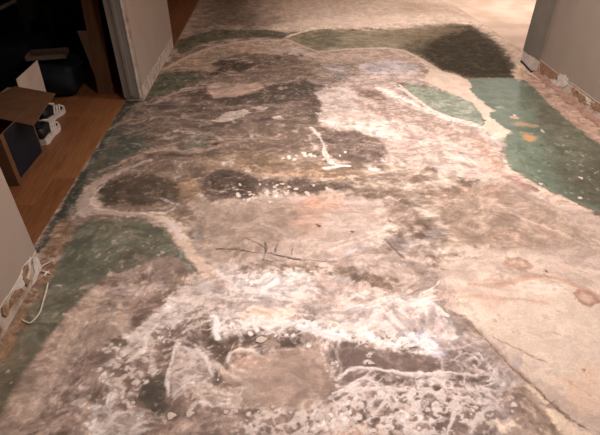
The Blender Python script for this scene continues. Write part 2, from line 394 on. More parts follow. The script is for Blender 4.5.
# dark D patch ringed by a pale trowel ridge, left
patch([(130, 165), (160, 150), (200, 155), (215, 170), (200, 200), (230, 215), (215, 235), (190, 225), (165, 216), (120, 214), (100, 208)], (136, 110, 94), (118, 94, 80), .06, .06, mix='s', op=.85)
patch([(108, 128), (145, 126), (152, 146), (128, 158), (104, 176), (88, 192), (72, 212), (56, 226), (50, 226), (80, 180)], (92, 88, 78), (104, 96, 84), .04, .04, rough=.6, mix='a')
patch([(118, 110), (135, 103), (160, 112), (172, 128), (150, 132), (128, 130), (112, 126)], (126, 104, 92), (108, 88, 77), .04, .05, mix='s')
stroke([(190, 138), (165, 147), (150, 150), (140, 158), (118, 170), (100, 178)], [7, 6, 6, 6, 6, 7], (176, 146, 130), (150, 122, 106), op=.85, amp=.6)
patch([(146, 157), (165, 155), (172, 160), (158, 163)], (104, 82, 74), None, .03, .03, op=.9)
patch([(98, 192), (108, 182), (128, 175), (152, 174), (172, 180), (184, 190), (178, 200), (152, 204), (126, 206), (106, 204)], (94, 76, 64), (84, 66, 54), .03, .03, mix='a')
stroke([(128, 170), (108, 177), (92, 187), (85, 198), (86, 208), (98, 212), (122, 214), (150, 214), (168, 220)], [8, 9, 11, 12, 12, 8, 7, 6, 6], (182, 154, 138), (160, 130, 114), op=.9, amp=.45, h=.001)
stroke([(165, 216), (176, 226), (184, 240), (192, 252), (202, 266), (212, 276)], [8, 10, 10, 9, 10, 12], (208, 176, 152), (190, 158, 138), op=.9, amp=.4, h=.001)
blot(172, 200, 8, 4, (104, 84, 76), op=.8); blot(197, 233, 6, 5, (150, 140, 138), op=.6)
# left green
G4 = [(56, 266), (66, 245), (76, 225), (100, 219), (125, 220), (150, 222), (165, 229), (177, 244), (182, 252), (196, 268), (178, 270), (152, 264), (126, 270), (108, 276),
      (92, 290), (72, 306), (56, 328), (44, 350), (30, 372), (20, 392), (10, 410), (-2, 430), (-30, 470), (-80, 470), (-60, 380), (0, 345), (20, 315), (46, 280)]
patch(G4, (114, 108, 93), (94, 88, 74), .02, .025, rough=.55, mix='a')
patch([(66, 262), (78, 240), (110, 235), (120, 250), (95, 270), (70, 285), (55, 290)], (98, 96, 82), None, .06, .05, op=.6)
patch([(0, 345), (30, 330), (40, 350), (10, 405), (-20, 440), (-60, 440)], (124, 104, 86), (112, 96, 78), .1, .06, op=.7)
patch([(120, 256), (150, 248), (178, 256), (190, 268), (172, 282), (140, 280), (118, 275)], (124, 100, 90), (150, 124, 112), .04, .05, op=.75, tex='cloud')
scatter([(100, 225), (150, 228), (180, 258), (150, 262), (100, 270), (90, 250)], 16, (.8, 2.2), (168, 150, 128), 8, op=.75)
patch([(100, 222), (130, 226), (140, 236), (110, 236), (90, 232)], (132, 116, 96), None, .06, .05, op=.5)
# pinkish dusty smears over the left green
patch([(45, 345), (62, 325), (82, 304), (104, 286), (122, 278), (112, 296), (90, 318), (70, 340)], (160, 130, 116), (142, 116, 102), .04, .05, op=.9, tex='streak')
blot(58, 285, 4, 1, (176, 166, 146)); blot(68, 313.5, 4, 1.6, (186, 164, 144)); blot(54, 315, 3, 2.5, (150, 140, 116), op=.6)
blot(111, 274, 3, 2.5, (198, 168, 146)); blot(8, 373, 2, 1, (180, 160, 140)); blot(9, 385, 2, 1, (180, 160, 140))
# brown raw strip along the left wall and the dark adhesive strip at the wood edge
patch([(58, 222), (72, 218), (76, 226), (64, 246), (54, 266), (46, 281), (26, 322), (10, 350), (-20, 390), (-50, 390), (0, 335), (36, 280), (40, 262)], (150, 116, 92), (126, 96, 76), .02, .03, mix='c')
patch([(124, 100), (142, 96), (132, 108), (114, 126), (108, 140), (90, 172), (76, 200), (58, 224), (40, 254), (33, 252)], (66, 62, 54), (82, 76, 66), .012, .016, mix='c')
blot(92, 164, 5, 5, (118, 108, 92), op=.6); blot(108, 141, 4, 5, (104, 96, 84), op=.5)
stroke([(122, 130), (100, 160), (86, 190), (74, 214)], [3, 3, 3, 3], (120, 92, 72), op=.6, amp=.5)

# centre: pink washed skim
patch([(195, 205), (250, 196), (330, 192), (400, 200), (395, 225), (390, 245), (340, 255), (280, 262), (220, 268), (200, 258), (190, 235)], (203, 174, 159), (184, 155, 141), .07, .06, 'a', mix='s', op=.85)
patch([(285, 205), (310, 198), (325, 200), (322, 228), (300, 236), (285, 225)], (186, 142, 120), (176, 136, 116), .06, .05, op=.7)
patch([(300, 198), (345, 193), (340, 208), (310, 212)], (200, 150, 126), None, .05, .05, op=.6)
patch([(285, 232), (300, 226), (308, 232), (296, 240)], (166, 140, 126), None, .05, .04, op=.7)
stroke([(330, 206), (370, 215), (410, 211)], 3, (178, 140, 124), op=.5); stroke([(330, 250), (360, 240), (390, 228)], 4, (222, 192, 178), op=.6)
# right: tan skim sweeping along the green edge
patch([(505, 172), (540, 190), (600, 216), (660, 250), (660, 500), (575, 450), (556, 420), (530, 392), (510, 364), (478, 333), (450, 308), (430, 290), (445, 262), (470, 250), (480, 225), (460, 200), (470, 180)],
      (208, 178, 160), (196, 166, 150), .06, .05, 'a', mix='s')
patch([(505, 175), (560, 200), (620, 232), (620, 262), (560, 236), (510, 215), (480, 195)], (188, 154, 138), (204, 172, 154), .05, .05, mix='s', op=.8, tex='cloud')
patch([(500, 172), (520, 178), (536, 190), (525, 192), (508, 182)], (176, 128, 116), None, .03, .03, op=.7)
stroke([(520, 198), (548, 213), (575, 226), (605, 246)], [4, 4, 5, 5], (220, 192, 174), op=.55); stroke([(512, 190), (536, 204), (560, 216)], 4, (164, 132, 118), op=.5)
patch([(495, 205), (520, 212), (530, 228), (515, 238), (500, 225)], (176, 150, 138), None, .05, .05, op=.7)
patch([(440, 290), (480, 275), (520, 282), (600, 290), (620, 330), (620, 420), (570, 400), (520, 360), (480, 330)], (228, 198, 176), (218, 188, 167), .08, .06, op=.9)
stroke([(470, 282), (500, 282), (530, 276), (560, 278), (585, 290), (600, 296)], [6, 8, 6, 6, 6, 5], (200, 158, 136), op=.7, amp=.5)
patch([(530, 285), (550, 282), (565, 288), (556, 294), (535, 292)], (230, 202, 182), None, .02, .02, op=.8)
patch([(440, 290), (500, 292), (540, 300), (520, 304), (470, 302)], (206, 160, 140), None, .05, .05, op=.5)
for x, y, rx, ry, c in [(492, 190, 6, 3.6, (170, 124, 104)), (545, 227, 8, 6, (158, 122, 106)), (518, 265, 10, 6, (168, 128, 108)), (586, 298, 10, 6, (164, 112, 94)),
                        (466, 189, 5, 2.5, (160, 122, 104)), (443, 196, 6, 2.2, (136, 100, 84)), (512, 236, 10, 5, (160, 126, 110))]:
    blot(x, y, rx, ry, (196, 158, 138), None, .3, .3, op=.6, ring=c)
stroke([(500, 222), (506, 228), (515, 236), (522, 234)], 2.5, (214, 188, 170), op=.7); stroke([(455, 222), (470, 228), (482, 238), (490, 250)], [5, 4, 4, 3], (226, 200, 182), op=.7, amp=.5)
blot(548, 270, 1.5, 1.5, (96, 76, 68)); blot(320, 226, 1.6, 1.6, (92, 62, 50)); blot(352, 231, 1.5, 1.5, (96, 70, 60)); blot(586, 369, 1.6, 1.6, (140, 108, 90))
scatter([(480, 250), (560, 245), (600, 280), (600, 400), (540, 370), (470, 300)], 22, (.8, 2.5), (190, 152, 132), 15, op=.6)
stroke([(492, 336), (505, 342), (520, 350), (532, 357), (545, 362)], [2, 2, 2.5, 3, 2], (176, 138, 118), op=.7, amp=.7)
patch([(560, 385), (600, 372), (600, 410), (575, 408)], (222, 176, 146), None, .08, .06, op=.6)

# centre-right dark wet looking stains
patch([(383, 200), (398, 202), (418, 212), (430, 222), (444, 233), (430, 240), (412, 238), (400, 226), (388, 212)], (124, 98, 86), (162, 132, 118), .03, .04, op=.9, rim=((206, 178, 162), .035, .8))
patch([(408, 224), (426, 222), (436, 232), (424, 240), (412, 236)], (112, 88, 76), (132, 106, 94), .025, .03, op=.95)
patch([(430, 230), (448, 230), (444, 238), (430, 238)], (160, 140, 134), None, .03, .03, op=.7)
patch([(386, 240), (412, 237), (424, 246), (416, 256), (400, 254), (390, 248)], (124, 102, 94), (166, 142, 132), .025, .03, op=.9, rim=((206, 178, 162), .035, .8))
patch([(360, 248), (386, 244), (400, 256), (440, 262), (450, 275), (430, 290), (400, 284), (370, 272), (350, 262)], (186, 158, 144), (162, 136, 124), .05, .06, op=.8)
patch([(365, 258), (392, 256), (406, 268), (390, 278), (368, 270)], (172, 145, 132), (190, 162, 148), .06, .05, op=.6)
stroke([(386, 240), (394, 250), (404, 258)], 3, (112, 88, 78), op=.7); stroke([(424, 293), (432, 287), (440, 281)], 2, (236, 214, 202), op=.9, amp=.2)
patch([(410, 280), (440, 278), (458, 290), (452, 305), (432, 300), (415, 292)], (164, 136, 124), (186, 158, 146), .04, .05, op=.8)
patch([(428, 308), (440, 300), (450, 312), (470, 325), (490, 345), (512, 368), (525, 390), (500, 392), (470, 380), (452, 362), (440, 340), (428, 322)], (170, 148, 140), (152, 128, 120), .04, .05)
# white rinse across the middle
patch([(196, 280), (230, 268), (262, 270), (300, 268), (345, 274), (380, 288), (410, 294), (432, 303), (440, 312), (428, 318), (445, 326), (452, 340), (460, 352), (445, 362), (428, 354), (415, 344),
       (380, 342), (350, 338), (325, 338), (300, 330), (262, 322), (225, 325), (196, 318), (170, 320), (150, 338), (132, 350), (118, 352), (140, 322), (165, 300)],
      (214, 190, 178), (190, 162, 150), .05, .06, 'a', h=.0008, mix='b')
patch([(240, 282), (270, 272), (300, 276), (310, 288), (285, 298), (255, 298)], (230, 210, 200), None, .1, .08, op=.5)
patch([(330, 282), (360, 284), (392, 292), (375, 302), (350, 298), (320, 292)], (220, 180, 160), None, .05, .05, op=.75, tex='streak')
stroke([(320, 300), (345, 302), (375, 304)], [4, 6, 5], (208, 164, 146), op=.6, amp=.6)
patch([(360, 300), (395, 298), (425, 297), (438, 310), (420, 322), (395, 328), (370, 330), (352, 322)], (238, 214, 202), (226, 196, 182), .05, .05, op=.85)
patch([(402, 334), (420, 330), (445, 336), (452, 346), (440, 358), (428, 350), (412, 344)], (234, 222, 222), (210, 192, 190), .03, .04, op=.9)
stroke([(424, 300), (432, 304), (440, 309), (447, 316)], [4, 5, 5, 4], (244, 224, 212), op=.95, amp=.3, h=.001); stroke([(436, 312), (428, 318)], 6, (150, 122, 112), op=.6)
patch([(240, 308), (275, 302), (305, 312), (300, 326), (268, 322), (242, 326)], (226, 190, 170), (240, 214, 198), .04, .05, op=.8)
patch([(298, 308), (315, 305), (320, 318), (305, 326), (292, 318)], (168, 142, 132), (150, 130, 124), .03, .03, op=.8)
blot(262, 310, 5, 4, (196, 156, 132), op=.7); blot(245, 318, 5, 3.5, (206, 164, 138), op=.7)
stroke([(300, 327), (312, 330), (326, 333), (340, 337), (352, 339), (366, 335)], [6, 9, 9, 6, 5, 4], (250, 238, 230), op=.95, amp=.5, h=.001)
patch([(200, 262), (250, 258), (300, 262), (330, 258), (370, 265), (350, 278), (300, 270), (250, 272), (205, 274)], (176, 148, 136), (206, 178, 166), .04, .05, op=.7, tex='cloud')

# lower left: mottled grey-brown with ring marks
patch([(52, 352), (75, 330), (100, 300), (125, 285), (150, 300), (130, 330), (110, 350), (90, 370), (60, 400), (40, 440), (-10, 450), (20, 400)], (180, 152, 136), (166, 138, 124), .04, .05, mix='a')
patch([(70, 362), (100, 345), (130, 340), (150, 350), (180, 345), (172, 370), (140, 390), (120, 420), (90, 445), (50, 445), (45, 410), (55, 385)], (150, 124, 112), (170, 142, 130), .05, .06, mix='b')
patch([(68, 362), (90, 348), (112, 352), (116, 366), (95, 374), (72, 374)], (132, 108, 98), (150, 124, 112), .04, .04, op=.85)
patch([(118, 300), (135, 290), (165, 292), (155, 308), (130, 312)], (144, 118, 108), (166, 140, 128), .04, .05, op=.7)
patch([(92, 285), (128, 272), (165, 272), (200, 280), (180, 292), (150, 290), (115, 300), (100, 300)], (168, 140, 130), (190, 162, 152), .04, .05, op=.8, tex='cloud')
patch([(128, 300), (150, 294), (160, 302), (150, 314), (132, 316), (122, 308)], (138, 110, 98), None, .04, .04, op=.7)
blot(112, 308, 5, 5, (122, 106, 100), op=.6, amp=.8); blot(150, 278, 5, 3, (110, 88, 84), op=.7, amp=.8)
patch([(45, 385), (70, 382), (88, 390), (80, 410), (90, 425), (60, 430), (48, 410)], (126, 102, 92), None, .03, .04, op=.6, tex='lace')
patch([(40, 380), (100, 375), (110, 410), (60, 440), (30, 430)], (190, 162, 148), None, .04, .04, op=.55, tex='lace2')
blot(94, 397, 9, 8, (98, 80, 70), (112, 94, 82), .5, .5, op=.9); blot(77, 379, 3, 4, (108, 90, 82), op=.7); blot(79, 403, 7, 3, (204, 180, 164), op=.8); blot(85, 386, 5, 2, (190, 164, 152), op=.7)
# browner damp ground in the lower middle
patch([(118, 352), (140, 338), (165, 325), (190, 322), (215, 332), (240, 334), (250, 326), (268, 325), (285, 333), (300, 332), (318, 340), (345, 340), (355, 334), (372, 345), (402, 350), (432, 354),
       (442, 366), (470, 372), (500, 385), (520, 440), (300, 450), (130, 450), (110, 420), (125, 390), (115, 372)], (134, 108, 98), (160, 132, 121), .03, .04, mix='b', h=-.0008, rim=((240, 222, 212), .03, .8))
patch([(205, 326), (222, 334), (245, 334), (264, 326), (280, 336), (300, 334), (296, 348), (272, 350), (250, 346), (238, 348), (225, 356), (212, 352)], (116, 92, 82), (100, 80, 70), .025, .03, op=.9, rim=((226, 204, 192), .02, .8))
patch([(165, 360), (160, 340), (170, 325), (178, 335), (174, 352), (170, 372)], (120, 98, 88), None, .03, .04, op=.8)
patch([(146, 378), (160, 368), (169, 378), (167, 398), (166, 412), (158, 420), (150, 414), (144, 404), (140, 390)], (96, 83, 74), (88, 75, 66), .025, .03, mix='a')
patch([(168, 398), (182, 404), (186, 414), (176, 424), (164, 420)], (124, 98, 88), None, .03, .03, op=.85)
# pale lump columns
patch([(172, 345), (186, 338), (202, 350), (214, 366), (212, 378), (196, 386), (180, 394), (168, 402), (166, 388), (171, 372), (173, 358)], (200, 174, 162), (178, 150, 138), .02, .035, h=.0015)
patch([(118, 340), (140, 322), (160, 310), (178, 304), (170, 318), (150, 332), (142, 352), (128, 372), (118, 372), (124, 355)], (214, 190, 176), (182, 154, 140), .02, .04, h=.001, tex='cloud')
patch([(104, 414), (118, 408), (136, 410), (146, 420), (140, 440), (104, 440)], (218, 192, 180), (176, 148, 136), .02, .035, h=.0015, tex='cloud')
patch([(188, 396), (198, 388), (216, 388), (234, 390), (240, 397), (232, 406), (214, 408), (196, 404)], (186, 158, 144), (206, 180, 166), .02, .03, h=.0015)
stroke([(214, 364), (222, 372), (234, 380), (246, 382)], [4, 5, 5, 4], (196, 168, 152), op=.9, h=.001); stroke([(228, 358), (234, 352), (246, 352), (258, 356)], [4, 4, 4, 3], (198, 170, 154), op=.9, h=.001)
patch([(214, 348), (224, 344), (230, 352), (222, 364), (214, 360)], (108, 86, 76), None, .02, .03, op=.85); patch([(212, 372), (224, 378), (236, 384), (216, 386)], (120, 96, 86), None, .02, .03, op=.85)
# smooth tan plateau
patch([(232, 362), (258, 352), (282, 352), (300, 346), (312, 338), (328, 342), (336, 360), (342, 378), (332, 392), (328, 404), (304, 416), (266, 412), (240, 406), (230, 392), (226, 376)],
      (186, 154, 138), (170, 140, 126), .03, .04, 'a', mix='a')
patch([(228, 356), (250, 350), (268, 358), (256, 368), (236, 368)], (178, 144, 126), None, .03, .03, op=.8)
for p in [[(276, 366), (290, 368), (304, 378)], [(312, 360), (324, 372), (330, 386)], [(296, 396), (306, 392)]]: stroke(p, 6, (146, 118, 106), op=.55, amp=.8)
# grey brown smooth, right of plateau
patch([(332, 346), (352, 336), (370, 345), (402, 350), (432, 354), (438, 364), (446, 371), (424, 378), (394, 374), (372, 378), (352, 384), (342, 372)], (132, 107, 99), (118, 95, 88), .02, .03, mix='a', rim=((230, 208, 198), .018, .8))
# lace of old thinset, lower right
LACE = [(322, 412), (334, 398), (350, 382), (366, 372), (400, 376), (440, 374), (478, 374), (505, 384), (520, 400), (535, 445), (310, 450)]
patch(LACE, (150, 123, 113), (126, 102, 93), .04, .04, mix='b', er=.2)
patch([(356, 372), (400, 368), (460, 376), (510, 384), (520, 400), (480, 402), (440, 400), (400, 396), (360, 394)], (196, 168, 158), None, .03, .04, op=.85, tex='lace')
patch(LACE, (214, 188, 178), (196, 168, 158), .03, .03, op=.55, h=.0015, tex='lace')
patch(LACE, (218, 194, 184), None, .03, .03, op=.6, h=.001, tex='lace2')
patch([(360, 382), (382, 388), (410, 396), (408, 412), (392, 420), (370, 408), (352, 402)], (232, 206, 192), (214, 184, 170), .02, .04, op=.85, h=.001, tex='cloud')
patch([(470, 340), (500, 365), (525, 392), (545, 430), (500, 440), (478, 410), (462, 380)], (176, 152, 144), (158, 134, 126), .04, .05, op=.75)
patch([(500, 385), (522, 385), (540, 410), (560, 445), (520, 445), (512, 415)], (158, 130, 114), None, .03, .04, op=.85)
stroke([(330, 398), (345, 392), (362, 378), (374, 370)], [4, 4, 4, 3], (228, 202, 190), op=.85, amp=.6, h=.001); stroke([(362, 368), (385, 372), (425, 374), (474, 374)], [3, 3, 3, 4], (212, 186, 174), op=.8, amp=.7, h=.001)
stroke([(335, 412), (328, 416), (322, 424), (328, 430)], 4, (230, 204, 192), op=.8, amp=.6)
patch([(335, 425), (380, 430), (400, 445), (330, 445)], (204, 166, 144), None, .03, .03, op=.7)
for x, y, rx, ry in [(420, 393, 5, 2.5), (448, 402, 8, 2.2), (438, 400, 3, 2.4), (468, 406, 4.5, 2.2), (440, 391, 4, 1.8), (470, 381, 10, 2.6), (458, 397, 2, 1.5), (472, 397, 2, 1.5), (398, 410, 3, 2), (450, 376, 4, 1.5)]:
    blot(x, y, rx, ry, (104, 84, 76), None, .3, .4, op=.95)
patch([(436, 344), (462, 340), (480, 352), (488, 366), (470, 370), (448, 364)], (158, 132, 124), (132, 108, 100), .03, .05, op=.85)
scatter([(455, 345), (485, 350), (515, 385), (500, 430), (470, 420), (470, 380)], 26, (1.2, 3), (206, 182, 174), 31, op=.75)
for x, y, rx, ry in [(465, 361, 3, 3), (468, 356, 2.5, 2), (483, 378, 2.5, 3), (486, 384, 2, 2)]: blot(x, y, rx, ry, (104, 82, 76), op=.85)
for x, y, rx, ry in [(496, 423, 7, 4), (512, 421, 4, 3), (503, 429, 5, 4), (545, 432, 6, 5)]: blot(x, y, rx, ry, (230, 196, 170), op=.9, h=.001)
# dotted crumbs of old adhesive, lower middle
scatter([(105, 352), (135, 340), (148, 380), (135, 412), (112, 400)], 26, (1.2, 3.6), (222, 198, 184), 41)
scatter([(120, 345), (170, 300), (200, 300), (190, 330), (150, 345)], 26, (1.2, 3.4), (226, 202, 190), 42)
scatter([(240, 412), (330, 408), (350, 440), (230, 440)], 34, (1.4, 4.5), (226, 200, 188), 43)
scatter([(190, 400), (245, 396), (250, 440), (190, 440)], 16, (1.2, 3.5), (214, 188, 174), 44)
scatter([(330, 395), (420, 378), (470, 400), (460, 440), (340, 440)], 46, (1.2, 4), (236, 212, 200), 45)
scatter([(245, 325), (300, 318), (380, 330), (440, 330), (440, 345), (360, 350), (250, 345)], 26, (1.2, 3.2), (240, 220, 208), 46)
scatter([(200, 290), (300, 262), (420, 285), (400, 320), (250, 318)], 40, (1.2, 3.6), (178, 146, 130), 47, op=.6, h=0)
scatter([(150, 330), (215, 300), (250, 300), (220, 340), (170, 350)], 26, (1.5, 4), (134, 108, 98), 48, op=.7, h=0)
scatter([(230, 182), (275, 182), (300, 188), (275, 198), (240, 202)], 14, (1.2, 2.4), (230, 204, 188), 49)
scatter([(225, 210), (350, 205), (380, 240), (300, 262), (215, 262)], 40, (.8, 2.4), (160, 130, 116), 50, op=.55, h=0)
scatter([(330, 95), (420, 100), (470, 150), (420, 160), (360, 135)], 30, (1.2, 3.4), (176, 142, 128), 51, op=.6, h=0)
scatter([(160, 90), (320, 80), (320, 130), (170, 130)], 26, (1, 3), (176, 148, 134), 52, op=.6, h=0)
# cracks and the saw cut seam
for p in [[(245, 237.5), (256, 242), (268, 248)], [(240, 251), (250, 251.5), (258, 252.5)], [(270, 252), (276, 255), (288, 256.5), (301, 259.5)], [(216, 249), (228, 249), (238, 251)],
          [(262, 260), (272, 263)], [(266, 244), (265, 254)], [(278, 241), (276, 252)], [(292, 254), (294, 249)]]:
    stroke(p, 1.8, (104, 84, 78), op=.85, amp=.5, h=-.001)
seam = [(468, 322), (480, 334), (498, 352), (512, 366), (526, 379), (540, 392), (554, 406), (568, 418), (580, 427), (590, 431)]
stroke(seam, [1, 1.6, 1.8, 1.8, 2.2, 2.2, 2.4, 2.4, 2.4, 1], (146, 114, 98), op=.8, amp=.7, h=-.0015)
patch([(520, 384), (530, 388), (540, 398), (552, 404), (546, 410), (548, 420), (558, 432), (566, 440), (590, 440), (560, 414), (530, 384)], (234, 200, 172), None, .012, .015, op=.95, h=.001)
stroke([(540, 402), (548, 405), (556, 403)], 2, (140, 108, 92), op=.7); blot(546, 411, 2, 2, (196, 130, 104)); blot(517, 361, 4.5, 4, (170, 150, 148), op=.7); blot(527, 375, 3, 3, (186, 156, 144), op=.6)

# ---- second pass: streaks, ridges and blots one by one
def S(pts, wd, c, c2=None, op=.85, amp=.4, h=0, brk=.55, soft=.45): stroke(pts, wd, c, c2, soft, amp, 'b', op, h, 'c', brk)
def P_(pts, c, c2=None, op=.85, soft=.02, amp=.02, h=0, **k): patch(pts, c, c2, soft, amp, 'b', op, h, **k)
# far left, streaks of trowelled skim
P_([(167, 64), (190, 54), (210, 46), (250, 41), (287, 40), (300, 47), (270, 50), (235, 54), (215, 62), (240, 73), (205, 71), (167, 70)], (182, 150, 128), (156, 127, 108), .8, .05)
P_([(196, 57), (215, 52), (240, 50), (235, 56), (205, 62)], (140, 124, 104), None, .6, .05)
P_([(210, 64), (222, 60), (240, 60), (257, 66), (246, 70), (228, 71), (212, 76), (206, 74), (220, 68)], (70, 52, 44), (86, 66, 56), .95, .04)
S([(155, 103), (166, 97), (177, 92), (200, 88)], [4, 5, 5, 4], (182, 156, 140), op=.8)
P_([(186, 91), (206, 87), (211, 93), (208, 100), (190, 102)], (92, 70, 62), (108, 84, 76), .9, .03)
P_([(207, 91), (230, 87), (258, 83), (264, 87), (248, 95), (230, 97), (213, 98)], (206, 168, 148), (186, 150, 132), .9, .03)
P_([(212, 103), (228, 97), (250, 94), (272, 87), (300, 81), (316, 84), (312, 94), (298, 100), (280, 100), (262, 103), (250, 103), (232, 106)], (84, 68, 60), (104, 86, 76), .9, .04)
S([(150, 106), (175, 106), (200, 110), (214, 113)], [6, 8, 7, 5], (102, 82, 73), op=.85); S([(232, 126), (262, 122), (290, 122), (318, 124)], [9, 8, 8, 5], (104, 86, 77), (128, 106, 96), op=.85)
S([(130, 124), (160, 116), (190, 119), (212, 122)], [5, 5, 5, 4], (158, 132, 116), op=.7); S([(125, 134), (150, 127), (172, 127), (200, 131)], [5, 5, 5, 4], (146, 122, 106), op=.7)
S([(155, 140), (176, 136), (190, 131), (212, 134), (226, 142)], [3, 3, 3, 3, 3], (150, 126, 110), op=.7); S([(158, 147), (190, 152), (214, 148), (226, 142)], [4, 5, 4, 3], (172, 144, 128), op=.8)
S([(160, 156), (172, 154), (190, 156)], 6, (84, 66, 58), op=.8); blot(216, 144.5, 3, 1.4, (70, 48, 40)); blot(234, 151, 5, 2, (120, 96, 84), op=.7)
S([(215, 148), (250, 140), (285, 136), (320, 140)], [8, 9, 8, 6], (156, 130, 114), (138, 112, 98), op=.6); S([(255, 150), (275, 146), (290, 150)], 4, (120, 97, 86), op=.6)
S([(100, 172), (126, 160), (150, 152), (176, 148)], [5, 6, 5, 4], (170, 138, 118), op=.75); S([(118, 166), (138, 156), (152, 154)], [3, 3, 3], (140, 96, 70), op=.5)
# pale ridge sweeping round the dark hollow
P_([(98, 193), (110, 182), (130, 175), (157, 181), (171, 195), (160, 201), (127, 205), (103, 205)], (90, 72, 60), (80, 63, 52), .9, .03)
S([(150, 160), (128, 168), (108, 177), (92, 187), (84, 199), (84, 208), (96, 212), (122, 214), (150, 217), (165, 221)], [5, 7, 9, 11, 12, 12, 9, 7, 7, 8], (190, 162, 146), (160, 132, 118), op=.95, amp=.3, h=.001, brk=.8)
S([(105, 184), (94, 194), (91, 204), (104, 210)], [2, 2.5, 2.5, 2], (206, 180, 164), op=.7); S([(128, 216), (146, 213), (162, 213)], 4, (214, 184, 166), op=.8)
S([(162, 219), (173, 228), (181, 240), (190, 253), (203, 267), (212, 275)], [8, 10, 11, 10, 11, 12], (214, 180, 158), (196, 164, 146), op=.95, amp=.3, h=.001, brk=.8)
S([(168, 222), (178, 232), (184, 240)], [5, 6, 5], (214, 194, 190), op=.7); P_([(176, 180), (192, 176), (202, 186), (192, 200), (184, 196)], (158, 122, 96), None, .7, .04)
S([(163, 199), (170, 203), (178, 204)], 4, (180, 158, 146), op=.8); S([(184, 206), (205, 204), (220, 212), (208, 222), (190, 220)], 7, (150, 122, 104), op=.5)
P_([(137, 266), (150, 258), (176, 262), (190, 268), (178, 280), (150, 282), (140, 276)], (120, 98, 90), (146, 120, 110), .7, .03)
blot(143, 277, 4, 3, (96, 78, 72), op=.7); blot(151, 274, 2, 3, (90, 72, 66), op=.7); blot(181, 256, 3, 3, (112, 132, 126), op=.6); blot(198, 238, 4, 4, (134, 134, 136), op=.6); blot(162, 253, 2, 1.5, (200, 186, 166))
# upper middle: cream, pink and brown bands
P_([(296, 54), (340, 52), (376, 48), (408, 53), (426, 62), (418, 66), (396, 62), (360, 62), (330, 60)], (180, 150, 134), (194, 162, 146), .85, .03)
S([(320, 52), (345, 50), (378, 48), (400, 50), (416, 56), (428, 66), (444, 73), (462, 78)], [3, 3, 3, 4, 4, 5, 5, 4], (214, 182, 164), op=.85, amp=.3)
P_([(360, 63), (395, 60), (415, 65), (420, 70), (400, 74), (372, 75), (358, 70)], (196, 178, 172), (176, 156, 150), .85, .04)
S([(345, 78), (372, 78), (400, 77), (424, 80)], [5, 6, 6, 4], (214, 180, 162), op=.8)
S([(322, 73), (332, 67), (342, 64), (354, 65)], [4, 5, 5, 4], (128, 110, 106), (164, 144, 140), op=.85); S([(328, 68), (342, 71), (352, 69)], 3, (206, 190, 186), op=.7)
blot(340, 77, 7, 3.5, (110, 92, 88), (150, 132, 128), op=.85); S([(318, 84), (330, 80), (344, 82)], 4, (140, 118, 110), op=.7)
P_([(316, 92), (334, 87), (354, 87), (358, 99), (342, 112), (322, 107)], (216, 190, 178), (196, 168, 156), .85, .03)
P_([(356, 88), (370, 90), (384, 96), (388, 101), (372, 100), (358, 96)], (130, 104, 92), (150, 122, 110), .9, .03)
P_([(352, 100), (385, 102), (413, 108), (440, 118), (460, 124), (480, 132), (480, 144), (450, 138), (420, 128), (397, 120), (363, 112)], (156, 128, 114), (184, 154, 140), .85, .04)
P_([(316, 113), (332, 112), (347, 118), (380, 122), (405, 135), (392, 141), (372, 135), (352, 131), (327, 124)], (226, 200, 184), (206, 176, 160), .95, .03, h=.001)
S([(322, 120), (340, 126), (365, 128), (385, 136)], [5, 6, 7, 6], (236, 212, 196), op=.8, amp=.6); S([(342, 116), (372, 112), (395, 116)], 5, (206, 166, 148), op=.6)
S([(386, 90), (400, 97), (420, 107), (447, 119), (470, 124)], [5, 6, 7, 6, 4], (234, 208, 192), op=.9, h=.001, amp=.5); S([(398, 98), (412, 106), (424, 110)], 2.5, (186, 120, 100), op=.7); S([(392, 84), (402, 90), (420, 100)], 3, (232, 206, 190), op=.8)
P_([(410, 140), (440, 138), (480, 148), (490, 166), (450, 166), (420, 160)], (208, 178, 162), (190, 160, 146), .8, .04); blot(456, 140, 6, 3, (148, 120, 108), op=.7, amp=.9); blot(455, 152, 5, 3.5, (158, 130, 122), op=.6, amp=.9)
P_([(474, 136), (488, 136), (494, 150), (506, 166), (498, 171), (482, 160)], (190, 146, 126), (204, 164, 146), .7, .03); S([(484, 132), (487, 146), (497, 160), (508, 170)], 4, (216, 180, 160), op=.8)
S([(508, 170), (530, 182), (556, 196), (590, 211)], [4, 4, 4, 4], (206, 172, 150), op=.85); S([(502, 176), (520, 182), (536, 191)], 4, (158, 112, 102), op=.7); S([(516, 190), (540, 200), (570, 214)], 4, (152, 122, 110), op=.5)
# dark middle bands
P_([(316, 137), (335, 132), (356, 131), (374, 138), (386, 148), (386, 162), (364, 163), (342, 160), (328, 154)], (112, 90, 80), (134, 110, 100), .9, .03)
P_([(198, 188), (208, 175), (224, 169), (242, 173), (262, 180), (250, 196), (228, 197), (206, 194)], (78, 61, 53), (100, 80, 70), .9, .04)
S([(255, 186), (290, 186), (320, 187), (350, 187)], [16, 14, 10, 6], (90, 72, 64), (112, 92, 82), op=.85)
S([(230, 166), (270, 170), (310, 172), (345, 174)], [8, 9, 8, 6], (166, 130, 104), op=.6)
